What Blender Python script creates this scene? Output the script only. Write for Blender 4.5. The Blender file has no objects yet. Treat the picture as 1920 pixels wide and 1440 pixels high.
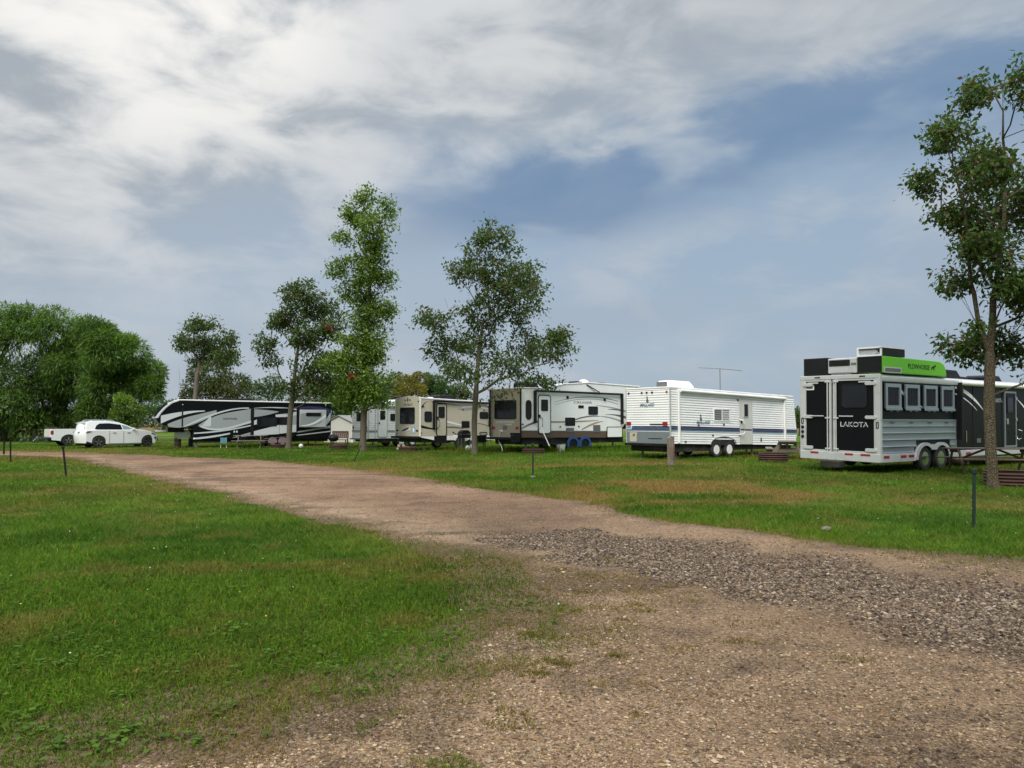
# Campground with parked travel trailers beside a gravel road, under a broken cloud deck.
import bpy, math, random
import numpy as np
from mathutils import Vector, Matrix

random.seed(7)
np.random.seed(7)
scene = bpy.context.scene
R = math.radians

# ------------------------------------------------------------------ camera
cam_data = bpy.data.cameras.new('camera')
cam = bpy.data.objects.new('camera', cam_data)
scene.collection.objects.link(cam)
cam.location = (0, 0, 1.6)
cam.rotation_euler = (R(90) + math.atan(72 / 1400), 0, 0)
cam_data.sensor_width = 36.0
cam_data.lens = 36.0 * 1400 / 1920
cam_data.clip_start = 0.05
cam_data.clip_end = 4000
scene.camera = cam

# ------------------------------------------------------------------ exposure
scene.render.engine = 'CYCLES'
scene.view_settings.view_transform = 'Standard'
scene.view_settings.look = 'None'
scene.view_settings.gamma = 1.0
scene.view_settings.use_curve_mapping = False
scene.view_settings.exposure = 0.98
scene.cycles.max_bounces = 6
scene.cycles.transparent_max_bounces = 8
scene.cycles.use_denoising = True

# ------------------------------------------------------------------ sun (soft, through cloud)
SUN_AZ, SUN_EL = R(-163), R(46)
sun_data = bpy.data.lights.new('sun', 'SUN')
sun_data.energy = 1.5
sun_data.angle = R(26)
sun_data.color = (1.0, 0.95, 0.87)
sun = bpy.data.objects.new('sun', sun_data)
scene.collection.objects.link(sun)
_sd = Vector((math.sin(SUN_AZ) * math.cos(SUN_EL), math.cos(SUN_AZ) * math.cos(SUN_EL), math.sin(SUN_EL)))
sun.rotation_euler = (-_sd).to_track_quat('-Z', 'Y').to_euler()
sun.location = (0, 0, 60)

# ------------------------------------------------------------------ sky
world = bpy.data.worlds.new('World')
scene.world = world
world.use_nodes = True


class NT:
    """tiny helper to wire shader nodes"""
    def __init__(s, tree):
        s.t = tree
        tree.nodes.clear()

    def n(s, kind, ins=None, **props):
        nd = s.t.nodes.new(kind)
        for k, v in props.items():
            setattr(nd, k, v)
        for k, v in (ins or {}).items():
            sock = nd.inputs[k]
            if isinstance(v, bpy.types.NodeSocket):
                s.t.links.new(v, sock)
            else:
                sock.default_value = v
        return nd

    def m(s, op, a, b=0.0, c=0.0):
        return s.n('ShaderNodeMath', {0: a, 1: b, 2: c}, operation=op).outputs[0]

    def step(s, x, lo, hi):
        return s.n('ShaderNodeMapRange', {'Value': x, 'From Min': lo, 'From Max': hi, 'To Min': 0.0, 'To Max': 1.0},
                   interpolation_type='SMOOTHSTEP').outputs[0]

    def mix(s, f, a, b, blend='MIX'):
        nd = s.t.nodes.new('ShaderNodeMix')
        nd.data_type = 'RGBA'
        nd.blend_type = blend
        for i, v in ((0, f), (6, a), (7, b)):
            if isinstance(v, bpy.types.NodeSocket):
                s.t.links.new(v, nd.inputs[i])
            elif i == 0:
                nd.inputs[i].default_value = v
            else:
                nd.inputs[i].default_value = (*v, 1.0) if len(v) == 3 else v
        return nd.outputs[2]

    def noise(s, vec, scale, detail=4.0, rough=0.5, dist=0.0):
        return s.n('ShaderNodeTexNoise', {'Vector': vec, 'Scale': scale, 'Detail': detail, 'Roughness': rough,
                                          'Distortion': dist}).outputs[0]

    def ramp(s, f, stops):
        nd = s.n('ShaderNodeValToRGB', {0: f})
        el = nd.color_ramp.elements
        while len(el) < len(stops):
            el.new(0.5)
        for e, (p, c) in zip(el, stops):
            e.position = p
            e.color = (*c, 1.0)
        return nd.outputs[0]


def build_sky():
    w = NT(world.node_tree)
    tc = w.n('ShaderNodeTexCoord').outputs['Generated']
    xyz = w.n('ShaderNodeSeparateXYZ', {0: tc})
    x, y, z = xyz.outputs
    az = w.m('ARCTAN2', x, y)
    el = w.m('ARCSINE', z)
    sky = w.n('ShaderNodeTexSky', sky_type='NISHITA', sun_disc=False, sun_elevation=SUN_EL, sun_rotation=SUN_AZ,
              air_density=1.2, dust_density=2.5, ozone_density=1.5).outputs[0]
    stretch = w.n('ShaderNodeMapping', {'Vector': tc, 'Rotation': (0, R(-16), 0), 'Scale': (1.5, 1.5, 3.6)}).outputs[0]
    big = w.noise(stretch, 1.7, 6.0, 0.52, 0.2)
    mid = w.noise(stretch, 4.4, 8.0, 0.56, 0.35)
    soft = w.noise(stretch, 2.6, 4.0, 0.5, 0.1)
    # lower edge of the cloud deck as elevation over azimuth
    fac = w.m('MULTIPLY_ADD', az, 1 / (2 * math.pi), 0.5)
    fc = w.n('ShaderNodeFloatCurve', {'Value': fac})
    cur = fc.mapping.curves[0]
    pts = [(-math.pi, .25), (-1.6, .16), (-.6, .15), (-.44, .20), (-.25, .27), (-.114, .318), (.10, .335), (.204, .365),
           (.337, .383), (.457, .398), (.588, .41), (1.3, .39), (math.pi, .25)]
    for i, (a, e) in enumerate(pts):
        px = a / (2 * math.pi) + 0.5
        if i < 2:
            cur.points[0 if i == 0 else 1].location = (px, e) if i == 0 else cur.points[1].location
        if i == 0:
            continue
        if i == len(pts) - 1:
            cur.points[-1].location = (1.0, e)
        else:
            cur.points.new(px, e)
    fc.mapping.update()
    line = fc.outputs[0]
    dev = w.m('SUBTRACT', el, line)
    dev = w.m('MULTIPLY_ADD', w.m('SUBTRACT', big, 0.5), 0.20, dev)
    dev2 = w.m('MULTIPLY_ADD', w.m('SUBTRACT', mid, 0.5), 0.14, dev)
    deck = w.step(dev2, -0.11, 0.13)
    # a darker, bluer underside just below the deck on the right-hand half
    dev3 = w.m('MULTIPLY_ADD', w.m('SUBTRACT', mid, 0.5), 0.10, w.m('MULTIPLY_ADD', w.m('SUBTRACT', big, 0.5), 0.10, w.m('SUBTRACT', el, line)))
    under = w.m('MULTIPLY', w.step(dev3, -0.12, -0.035), w.m('SUBTRACT', 1.0, w.step(dev3, 0.0, 0.05)))
    under = w.m('MULTIPLY', under, w.step(az, -0.26, -0.02))
    under = w.m('MULTIPLY', under, w.step(soft, 0.30, 0.48))
    # thin haze and cloud low down
    low = w.ramp(el, [(0.0, (.47, .51, .55)), (0.10, (.40, .46, .53)), (0.22, (.335, .41, .505)), (0.45, (.28, .37, .49))])
    low = w.mix(w.m('MULTIPLY', w.step(az, -0.35, 0.30), 0.62), low, (.265, .36, .47))
    air = w.mix(0.12, low, w.mix(1.0, sky, (.09, .09, .09), 'MULTIPLY'))
    veil = w.step(mid, 0.44, 0.70)
    air = w.mix(w.m('MULTIPLY', veil, 0.62), air, (.42, .46, .51))
    air = w.mix(w.m('MULTIPLY', w.step(soft, 0.45, 0.68), 0.55), air, (.315, .37, .445))
    air = w.mix(w.m('MULTIPLY', under, 0.92), air, (.138, .228, .362))
    # the deck: grey folds, whiter towards the hidden sun
    dsun = w.n('ShaderNodeVectorMath', {0: tc, 1: (math.sin(R(-27)) * math.cos(R(31)), math.cos(R(-27)) * math.cos(R(31)),
                                                  math.sin(R(31)))}, operation='DOT_PRODUCT').outputs['Value']
    glow = w.step(dsun, 0.78, 1.0)
    glow2 = w.step(dsun, 0.955, 1.0)
    folds = w.step(w.m('ADD', w.m('MULTIPLY', mid, 0.6), w.m('MULTIPLY', big, 0.4)), 0.40, 0.63)
    fold_col = w.mix(folds, (.295, .335, .38), (.495, .52, .545))
    fold_col = w.mix(w.m('MULTIPLY', glow, w.m('MULTIPLY_ADD', folds, 0.7, 0.12)), fold_col, (.60, .615, .625))
    fold_col = w.mix(w.m('MULTIPLY', glow2, w.m('MULTIPLY', folds, 0.9)), fold_col, (.84, .82, .785))
    fold_col = w.mix(w.m('MULTIPLY', w.step(az, 0.0, 0.55), 0.45), fold_col, (.40, .43, .46))
    deck = w.m('MULTIPLY', deck, w.m('MULTIPLY_ADD', under, -0.75, 1.0))
    col = w.mix(deck, air, fold_col)
    # overcast skies brighten towards the zenith
    lift = w.m('MULTIPLY_ADD', w.step(el, 0.50, 1.25), 2.75, 0.60)
    col = w.mix(1.0, col, w.n('ShaderNodeCombineColor', {0: lift, 1: lift, 2: lift}).outputs[0], 'MULTIPLY')
    col = w.mix(1.0, col, (10.0, 10.0, 10.0), 'MULTIPLY')
    bg = w.n('ShaderNodeBackground', {'Color': col, 'Strength': 0.1})
    out = w.n('ShaderNodeOutputWorld')
    world.node_tree.links.new(bg.outputs[0], out.inputs[0])


build_sky()

# ------------------------------------------------------------------ helpers: materials
MATS = {}


def mat(name, col, rough=0.6, metal=0.0, var=0.12, vscale=3.0, bump=0.0, bscale=40.0, coat=0.0, dirt=0.0, spec=0.5):
    """plain procedural surface: base colour with mottling, optional dirt, grain and clear coat"""
    if name in MATS:
        return MATS[name]
    m = bpy.data.materials.new(name)
    m.use_nodes = True
    t = NT(m.node_tree)
    co = t.n('ShaderNodeTexCoord').outputs['Object']
    nz = t.noise(co, vscale, 5.0, 0.6)
    lo = tuple(c * (1 - var) for c in col)
    hi = tuple(min(1, c * (1 + var)) for c in col)
    c = t.mix(nz, lo, hi)
    if dirt:
        dz = t.step(t.noise(co, vscale * 0.45, 6.0, 0.65, 0.6), 0.48, 0.75)
        c = t.mix(t.m('MULTIPLY', dz, dirt), c, (.17, .145, .11))
    p = t.n('ShaderNodeBsdfPrincipled', {'Base Color': c, 'Metallic': metal, 'Specular IOR Level': spec})
    rz = t.m('MULTIPLY_ADD', t.noise(co, vscale * 4, 3.0), 0.22, rough - 0.11)
    m.node_tree.links.new(rz, p.inputs['Roughness'])
    if coat:
        p.inputs['Coat Weight'].default_value = coat
        p.inputs['Coat Roughness'].default_value = 0.08
    if bump:
        b = t.n('ShaderNodeBump', {'Strength': bump, 'Distance': 0.02, 'Height': t.noise(co, bscale, 5.0, 0.6)})
        m.node_tree.links.new(b.outputs[0], p.inputs['Normal'])
    o = t.n('ShaderNodeOutputMaterial')
    m.node_tree.links.new(p.outputs[0], o.inputs[0])
    MATS[name] = m
    return m


def leaf_mat(name, trans=0.35, rough=0.55, tint=(1, 1, 1), spec=0.3):
    """foliage: colour carried per leaf, part of the light passes through"""
    if name in MATS:
        return MATS[name]
    m = bpy.data.materials.new(name)
    m.use_nodes = True
    t = NT(m.node_tree)
    at = t.n('ShaderNodeAttribute', attribute_name='col').outputs['Color']
    c = t.mix(1.0, at, tint, 'MULTIPLY')
    p = t.n('ShaderNodeBsdfPrincipled', {'Base Color': c, 'Roughness': rough, 'Specular IOR Level': spec})
    tr = t.n('ShaderNodeBsdfTranslucent', {'Color': t.mix(1.0, c, (1.25, 1.3, 0.7), 'MULTIPLY')})
    mx = t.n('ShaderNodeMixShader', {0: trans, 1: p.outputs[0], 2: tr.outputs[0]})
    o = t.n('ShaderNodeOutputMaterial')
    m.node_tree.links.new(mx.outputs[0], o.inputs[0])
    MATS[name] = m
    return m


# ------------------------------------------------------------------ helpers: objects
COL = scene.collection


def np_mesh(name, verts, faces, cols=None, smooth=False):
    verts = np.asarray(verts, np.float32)
    me = bpy.data.meshes.new(name)
    groups = faces if isinstance(faces, list) else [faces]
    groups = [np.asarray(f, np.int32) for f in groups if len(f)]
    me.vertices.add(len(verts))
    me.vertices.foreach_set('co', verts.ravel())
    nl = sum(f.size for f in groups)
    npoly = sum(len(f) for f in groups)
    me.loops.add(nl)
    me.loops.foreach_set('vertex_index', np.concatenate([f.ravel() for f in groups]))
    me.polygons.add(npoly)
    sizes = np.concatenate([np.full(len(f), f.shape[1], np.int32) for f in groups])
    starts = np.concatenate([[0], np.cumsum(sizes)[:-1]]).astype(np.int32)
    me.polygons.foreach_set('loop_start', starts)
    me.polygons.foreach_set('loop_total', sizes)
    me.polygons.foreach_set('use_smooth', np.full(npoly, smooth, bool))
    me.update(calc_edges=True)
    if cols is not None:
        a = me.attributes.new('col', 'FLOAT_COLOR', 'POINT')
        c4 = np.ones((len(verts), 4), np.float32)
        c4[:, :3] = cols
        a.data.foreach_set('color', c4.ravel())
    return me


def link(name, data, parent=None, material=None):
    o = bpy.data.objects.new(name, data)
    COL.objects.link(o)
    if material is not None:
        data.materials.append(material)
    if parent is not None:
        o.parent = parent
    return o


def tag(o, label=None, cat=None, group=None, kind=None):
    if label:
        o['label'] = label
    if cat:
        o['category'] = cat
    if group:
        o['group'] = group
    if kind:
        o['kind'] = kind
    return o


def thing(name, label, cat, loc=(0, 0, 0), rotz=0.0, group=None):
    o = bpy.data.objects.new(name, None)
    o.empty_display_size = 0.3
    COL.objects.link(o)
    o.location = loc
    o.rotation_euler = (0, 0, rotz)
    return tag(o, label, cat, group)


def copy_tree(o, parent=None):
    c = o.copy()
    COL.objects.link(c)
    c.parent = parent
    for ch in list(o.children):
        copy_tree(ch, c)
    return c


def arc(cx, cz, rx, rz, a0, a1, n=10):
    return [(cx + rx * math.cos(R(a0 + (a1 - a0) * i / n)), cz + rz * math.sin(R(a0 + (a1 - a0) * i / n))) for i in range(n + 1)]


def rrect(x0, x1, z0, z1, r, n=4):
    r = min(r, abs(x1 - x0) / 2.01, abs(z1 - z0) / 2.01)
    return (arc(x1 - r, z0 + r, r, r, -90, 0, n) + arc(x1 - r, z1 - r, r, r, 0, 90, n)
            + arc(x0 + r, z1 - r, r, r, 90, 180, n) + arc(x0 + r, z0 + r, r, r, 180, 270, n))


class MB:
    """collects shapes into one mesh"""
    def __init__(s):
        s.v, s.f = [], []

    def add(s, vs, fs):
        b = len(s.v)
        s.v += [tuple(p) for p in vs]
        s.f += [tuple(i + b for i in f) for f in fs]
        return s

    def box(s, x0, x1, y0, y1, z0, z1):
        vs = [(x, y, z) for z in (z0, z1) for x, y in ((x0, y0), (x1, y0), (x1, y1), (x0, y1))]
        return s.add(vs, [(3, 2, 1, 0), (4, 5, 6, 7), (0, 1, 5, 4), (1, 2, 6, 5), (2, 3, 7, 6), (3, 0, 4, 7)])

    def prism(s, poly, a0, a1, plane='side'):
        """poly in (x,z) pushed along y ('side'), in (y,z) along x ('rear') or in (x,y) along z ('top')"""
        n = len(poly)
        if plane == 'side':
            f = lambda p, a: (p[0], a, p[1])
        elif plane == 'rear':
            f = lambda p, a: (a, p[0], p[1])
        else:
            f = lambda p, a: (p[0], p[1], a)
        vs = [f(p, a0) for p in poly] + [f(p, a1) for p in poly]
        return s.add(vs, [tuple(range(n)), tuple(range(2 * n - 1, n - 1, -1))] +
                     [(i, n + i, n + (i + 1) % n, (i + 1) % n) for i in range(n)])

    def ring(s, outer, inner, a0, a1, plane='side'):
        """frame between two outlines of equal length"""
        n = len(outer)
        f = (lambda p, a: (p[0], a, p[1])) if plane == 'side' else ((lambda p, a: (a, p[0], p[1])) if plane == 'rear' else (lambda p, a: (p[0], p[1], a)))
        vs = [f(p, a) for a in (a0, a1) for pl in (outer, inner) for p in pl]
        fs = []
        for i in range(n):
            j = (i + 1) % n
            fs += [(i, j, n + j, n + i), (2 * n + j, 2 * n + i, 3 * n + i, 3 * n + j), (i, 2 * n + i, 2 * n + j, j),
                   (n + j, 3 * n + j, 3 * n + i, n + i)]
        return s.add(vs, fs)

    def strip(s, rows, y0, y1, plane='side'):
        """graphic given as rows (x, z_low, z_high)"""
        lo = [(x, a) for x, a, b in rows]
        hi = [(x, b) for x, a, b in rows]
        n = len(rows)
        f = (lambda p, a: (p[0], a, p[1])) if plane == 'side' else (lambda p, a: (a, p[0], p[1]))
        vs = [f(p, a) for a in (y0, y1) for p in lo + hi]
        fs = []
        for i in range(n - 1):
            fs += [(i, i + 1, n + i + 1, n + i), (2 * n + i + 1, 2 * n + i, 3 * n + i, 3 * n + i + 1),
                   (i, 2 * n + i, 2 * n + i + 1, i + 1), (n + i + 1, 3 * n + i + 1, 3 * n + i, n + i)]
        fs += [(0, n, 3 * n, 2 * n), (n - 1, 3 * n - 1, 4 * n - 1, 2 * n - 1)]
        return s.add(vs, fs)

    def tube(s, path, r, n=8, cap=True):
        path = [Vector(p) for p in path]
        rs = r if isinstance(r, (list, tuple)) else [r] * len(path)
        rings = []
        up = Vector((0, 0, 1))
        for i, p in enumerate(path):
            d = (path[min(i + 1, len(path) - 1)] - path[max(i - 1, 0)]).normalized()
            a = d.cross(up)
            if a.length < 1e-3:
                a = d.cross(Vector((1, 0, 0)))
            a.normalize()
            b = a.cross(d)
            rings.append([p + (a * math.cos(2 * math.pi * k / n) + b * math.sin(2 * math.pi * k / n)) * rs[i] for k in range(n)])
        vs = [q for rg in rings for q in rg]
        fs = [(i * n + k, i * n + (k + 1) % n, (i + 1) * n + (k + 1) % n, (i + 1) * n + k) for i in range(len(path) - 1) for k in range(n)]
        if cap:
            fs += [tuple(range(n - 1, -1, -1)), tuple((len(path) - 1) * n + k for k in range(n))]
        return s.add(vs, fs)

    def lathe(s, prof, c, axis='y', n=24):
        """profile (radius, offset along the axis) turned about the axis through c"""
        vs = []
        for r, a in prof:
            for k in range(n):
                q = 2 * math.pi * k / n
                u, v = r * math.cos(q), r * math.sin(q)
                d = {'y': (u, a, v), 'z': (u, v, a), 'x': (a, u, v)}[axis]
                vs.append((c[0] + d[0], c[1] + d[1], c[2] + d[2]))
        m = len(prof)
        fs = [(i * n + k, i * n + (k + 1) % n, (i + 1) * n + (k + 1) % n, (i + 1) * n + k) for i in range(m - 1) for k in range(n)]
        if prof[0][0] > 1e-4:
            fs.append(tuple(range(n - 1, -1, -1)))
        if prof[-1][0] > 1e-4:
            fs.append(tuple((m - 1) * n + k for k in range(n)))
        return s.add(vs, fs)

    def build(s, name, material, parent=None, bevel=0.0, smooth=False, fix=True):
        me = bpy.data.meshes.new(name)
        me.from_pydata(s.v, [], s.f)
        if fix:
            import bmesh
            bm = bmesh.new()
            bm.from_mesh(me)
            bmesh.ops.recalc_face_normals(bm, faces=bm.faces)
            bm.to_mesh(me)
            bm.free()
        o = link(name, me, parent, material)
        if smooth:
            me.polygons.foreach_set('use_smooth', [True] * len(me.polygons))
            me.set_sharp_from_angle(angle=R(38))
        if bevel:
            b = o.modifiers.new('bevel', 'BEVEL')
            b.width = bevel
            b.segments = 2
            b.limit_method = 'ANGLE'
            b.angle_limit = R(40)
        return o


def lettering(txt, x0, x1, z0, z1, off, material, parent, plane='side', name='lettering', shear=0.0, bold=0.0, depth=0.003):
    """raised letters fitted to a box on a side wall (x,z) or a rear wall (y,z; y0 > y1 reads left to right)"""
    cu = bpy.data.curves.new('letters', 'FONT')
    cu.body = txt
    cu.shear = shear
    cu.offset = bold
    cu.extrude = 0.01
    cu.resolution_u = 3
    to = bpy.data.objects.new('letters', cu)
    COL.objects.link(to)
    dg = bpy.context.evaluated_depsgraph_get()
    me = bpy.data.meshes.new_from_object(to.evaluated_get(dg))
    bpy.data.objects.remove(to)
    bpy.data.curves.remove(cu)
    n = len(me.vertices)
    co = np.zeros(n * 3, np.float32)
    me.vertices.foreach_get('co', co)
    co = co.reshape(-1, 3)
    lo, hi = co.min(0), co.max(0)
    u = (co[:, 0] - lo[0]) / (hi[0] - lo[0])
    v = (co[:, 1] - lo[1]) / (hi[1] - lo[1])
    wv = (co[:, 2] - lo[2]) / max(hi[2] - lo[2], 1e-6)
    out = np.zeros_like(co)
    d = off - wv * depth
    if plane == 'side':
        out[:, 0], out[:, 1], out[:, 2] = x0 + u * (x1 - x0), d, z0 + v * (z1 - z0)
    else:
        out[:, 0], out[:, 1], out[:, 2] = d, x0 + u * (x1 - x0), z0 + v * (z1 - z0)
    me.vertices.foreach_set('co', out.ravel())
    me.materials.clear()
    me.update()
    return link(name, me, parent, material)


# ------------------------------------------------------------------ helpers: numpy noise
def _hash(ix, iy, seed):
    h = (ix * 374761393 + iy * 668265263 + seed * 2147483647) & 0xFFFFFFFF
    h = ((h ^ (h >> 13)) * 1274126177) & 0xFFFFFFFF
    return ((h ^ (h >> 16)) & 0xFFFF) / 65535.0


def vnoise(x, y, seed=0):
    ix, iy = np.floor(x).astype(np.int64), np.floor(y).astype(np.int64)
    fx, fy = x - ix, y - iy
    fx, fy = fx * fx * (3 - 2 * fx), fy * fy * (3 - 2 * fy)
    a, b = _hash(ix, iy, seed), _hash(ix + 1, iy, seed)
    c, d = _hash(ix, iy + 1, seed), _hash(ix + 1, iy + 1, seed)
    return (a * (1 - fx) + b * fx) * (1 - fy) + (c * (1 - fx) + d * fx) * fy


def fbm(x, y, scale, octs=4, seed=0):
    s, amp, tot = 0, 1.0, 0.0
    for k in range(octs):
        s = s + amp * vnoise(x * scale + 17.3 * k, y * scale - 9.1 * k, seed + k)
        tot += amp
        amp *= 0.5
        scale *= 2.05
    return s / tot


def sstep(x, a, b):
    t = np.clip((x - a) / (b - a), 0, 1)
    return t * t * (3 - 2 * t)


def poly_sd(px, py, poly):
    """signed distance to a polygon, positive inside"""
    poly = np.asarray(poly, float)
    best = np.full(px.shape, 1e9)
    inside = np.zeros(px.shape, bool)
    n = len(poly)
    for i in range(n):
        ax, ay = poly[i]
        bx, by = poly[(i + 1) % n]
        ex, ey = bx - ax, by - ay
        t = np.clip(((px - ax) * ex + (py - ay) * ey) / (ex * ex + ey * ey + 1e-12), 0, 1)
        best = np.minimum(best, (px - ax - t * ex) ** 2 + (py - ay - t * ey) ** 2)
        cond = (ay > py) != (by > py)
        xi = ax + (py - ay) * ex / (ey if abs(ey) > 1e-12 else 1e-12)
        inside ^= cond & (px < xi)
    d = np.sqrt(best)
    return np.where(inside, d, -d)

# ================================================================== GROUND
NEAR_LAWN = [(-90, 38.5), (-31.5, 36.9), (-25.2, 36.9), (-20.2, 34.6), (-15.2, 28.2), (-12.2, 24.2), (-9.1, 20.3), (-7.0, 17.6), (-5.4, 15.5),
             (-4.13, 13.9), (-2.98, 12.4), (-2.08, 11.3), (-1.32, 10.4), (-.67, 9.52), (-.19, 8.92), (.22, 8.28), (.36, 7.57),
             (.38, 6.73), (.27, 6.02), (.08, 5.59), (-.14, 5.1), (-.46, 4.73), (-.76, 4.5), (-1.02, 4.3), (-1.21, 4.11),
             (-1.33, 3.95), (-1.55, 3.83), (-1.77, 3.73), (-1.97, 3.63), (-2.3, 3.4), (-3.2, 2.8), (-5, 1.0), (-9, -6), (-90, -30)]
FAR_LAWN = [(-90, 44), (-37.4, 41.7), (-28, 40.9), (-22.8, 39.5), (-17.6, 36.3), (-13.9, 33.6), (-11, 32.2), (-8.85, 29.6), (-6.48, 26.8),
            (-4.7, 24.5), (-3.36, 22.5), (-2.35, 20.7), (-1.19, 18.6), (-.12, 17), (.79, 15.9), (1.4, 15.2), (1.84, 13.7),
            (2.09, 12.84), (2.84, 11.78), (3.7, 10.7), (4.33, 9.56), (5.02, 8.99), (5.83, 8.59), (7.6, 8.0), (14, 6.5), (90, -4),
            (90, 200), (-90, 200)]
DARK_GRAVEL = [(-.66, 10.38), (.65, 11.43), (1.46, 10.88), (2.44, 10.15), (3.17, 9.14), (4.19, 8.02), (5.08, 7.49), (5.74, 7.14),
               (8, 6.2), (7.5, 4.2), (4.17, 5.0), (3.51, 5.21), (3.06, 5.87), (2.36, 6.83), (1.52, 7.42), (.72, 8.46), (-.07, 9.52)]
DRY = [(1.2, 17.6), (1.8, 19.6), (3.6, 21), (6.2, 20), (6.9, 16.5), (5.45, 15.2), (3.68, 15.3), (1.93, 14.5)]
TUFTS = [(.47, 5.52), (.3, 5.39), (1.11, 6.59), (1.27, 6.69), (.96, 7.14), (.75, 7.62), (.51, 6.27), (.9, 6.1), (.25, 5.1), (.66, 5.87),
         (.14, 4.83), (-.1, 4.93), (1.5, 7.3), (-.3, 4.78), (.62, 6.9), (.42, 7.9), (1.9, 6.0), (2.3, 5.1)]


def lawn_sd(x, y):
    """distance inside the lawns (positive) or out on the gravel (negative), edges made ragged"""
    d = np.maximum(poly_sd(x, y, NEAR_LAWN) + .20 * sstep(10.5 - y, 0, 2), poly_sd(x, y, FAR_LAWN))
    r = np.hypot(x, y)
    amp = 0.19 + 0.007 * r
    rag = (fbm(x, y, 0.9, 3, 3) - 0.5) * 2.2 * amp + (fbm(x, y, 4.5, 3, 5) - 0.5) * 1.7 * np.minimum(amp, 0.22)
    # the tip of the near lawn frays out into tufts
    tip = np.exp(-(((x - .15) / .75) ** 2 + ((y - 6.6) / 1.9) ** 2))
    rag = rag - tip * 0.62 * (fbm(x, y, 2.6, 4, 9) * 2.4 - 0.9)
    return d + rag


def dryness(x, y, sd):
    """0 lush .. 1 straw coloured"""
    v = (0.08 + .3 * sstep(y, 12, 20)) * sstep(fbm(x, y, .22, 4, 21), .50, .74) + 0.42 * sstep(fbm(x, y, 1.3, 4, 22), .56, .78)
    v = v + 1.25 * sstep(poly_sd(x, y, DRY), -1.0, .9) * sstep(fbm(x, y, .8, 4, 23), .26, .54)
    edge = np.exp(-np.maximum(sd, 0) / (0.16 + 0.014 * np.hypot(x, y)))
    v = v + 0.75 * edge * sstep(fbm(x, y, 1.1, 3, 24), .2, .6)
    # worn wheel track across the far lawn and a mown yellow band
    tr = np.abs(y - (25.6 + 0.32 * (x + 4) + 0.6 * np.sin(x * .4)))
    v = v + 0.9 * np.exp(-(tr / .7) ** 2) * (x > -5) * (x < 9) * sstep(fbm(x, y, .9, 3, 25), .25, .6)
    b2 = np.abs(y - (14.6 + .12 * (x - 8)))
    v = v + 0.45 * np.exp(-(b2 / .9) ** 2) * sstep(x, 5, 8) * sstep(fbm(x, y, 1.0, 3, 26), .3, .65)
    b3 = np.abs(y - (41.5 + .06 * (x + 30)))
    v = v + 0.6 * np.exp(-(b3 / 1.6) ** 2) * sstep(-x, 12, 26)
    return np.clip(v, 0, 1)


LUSH = np.array([.022, .070, .005])
LIGHT = np.array([.128, .218, .018])
STRAW = np.array([.22, .150, .048])
SOIL = np.array([.070, .048, .029])


def grass_colour(x, y, sd, rnd):
    d = dryness(x, y, sd)[:, None]
    tone = sstep(fbm(x, y, .55, 4, 31), .3, .7)[:, None] * 0.32 + sstep(fbm(x, y, 5.0, 3, 32), .3, .7)[:, None] * .22 + 0.52 * rnd[:, None] ** 2.4
    g = LUSH * (1 - tone) + LIGHT * tone
    return g * (1 - d) + STRAW * d


def build_ground():
    def axis(lo, hi, d0, d1, st):
        core = list(np.arange(d0, d1, st))
        left, right, k = [], [], st
        p = d0
        while p > lo:
            k *= 1.35
            p -= k
            left.append(p)
        p, k = core[-1], st
        while p < hi:
            k *= 1.35
            p += k
            right.append(p)
        return np.array(left[::-1] + core + right)
    xs, ys = axis(-1800, 1800, -34, 20, .3), axis(-400, 2600, 2.5, 58, .3)
    X, Y = np.meshgrid(xs, ys)
    x, y = X.ravel(), Y.ravel()
    far = sstep(np.hypot(x, y), 60, 160)
    z = (fbm(x, y, .12, 3, 41) - .5) * .05 * (1 - far) - .02
    sd = lawn_sd(x, y)
    c = grass_colour(x, y, sd, np.random.rand(len(x)))
    tipz = np.exp(-(((x - .1) / 1.0) ** 2 + ((y - 6.2) / 2.2) ** 2))
    soil = (sstep(-sd, -.15 - .75 * sstep(9.8 - y, 0, 2) * (y > 0), .10) * 0.95)[:, None]
    c = c * 0.95 * (1 - soil) + SOIL * soil
    field = sstep(y, 125, 150)[:, None]
    c = c * (1 - field) + np.array([.16, .115, .05]) * field
    nx, ny = len(xs), len(ys)
    i = np.arange(nx * ny).reshape(ny, nx)
    f = np.stack([i[:-1, :-1], i[:-1, 1:], i[1:, 1:], i[1:, :-1]], -1).reshape(-1, 4)
    me = np_mesh('ground', np.stack([x, y, z], 1), f, c, True)
    m = bpy.data.materials.new('turf_soil')
    m.use_nodes = True
    t = NT(m.node_tree)
    at = t.n('ShaderNodeAttribute', attribute_name='col').outputs['Color']
    co = t.n('ShaderNodeTexCoord').outputs['Object']
    n1 = t.noise(co, 9.0, 6.0, 0.7)
    n2 = t.noise(co, 55.0, 4.0, 0.7)
    v = t.m('MULTIPLY_ADD', t.m('MULTIPLY', n1, n2), 2.4, 0.35)
    c2 = t.mix(1.0, at, t.n('ShaderNodeCombineColor', {0: v, 1: v, 2: v}).outputs[0], 'MULTIPLY')
    b = t.n('ShaderNodeBump', {'Strength': 0.9, 'Distance': 0.05, 'Height': t.m('ADD', n1, n2)})
    p = t.n('ShaderNodeBsdfPrincipled', {'Base Color': c2, 'Roughness': 0.95, 'Specular IOR Level': 0.1, 'Normal': b.outputs[0]})
    o = t.n('ShaderNodeOutputMaterial')
    m.node_tree.links.new(p.outputs[0], o.inputs[0])
    g = link('ground', me, None, m)
    tag(g, 'mown green lawn ground reaching to the horizon', None, None, 'structure')


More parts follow.
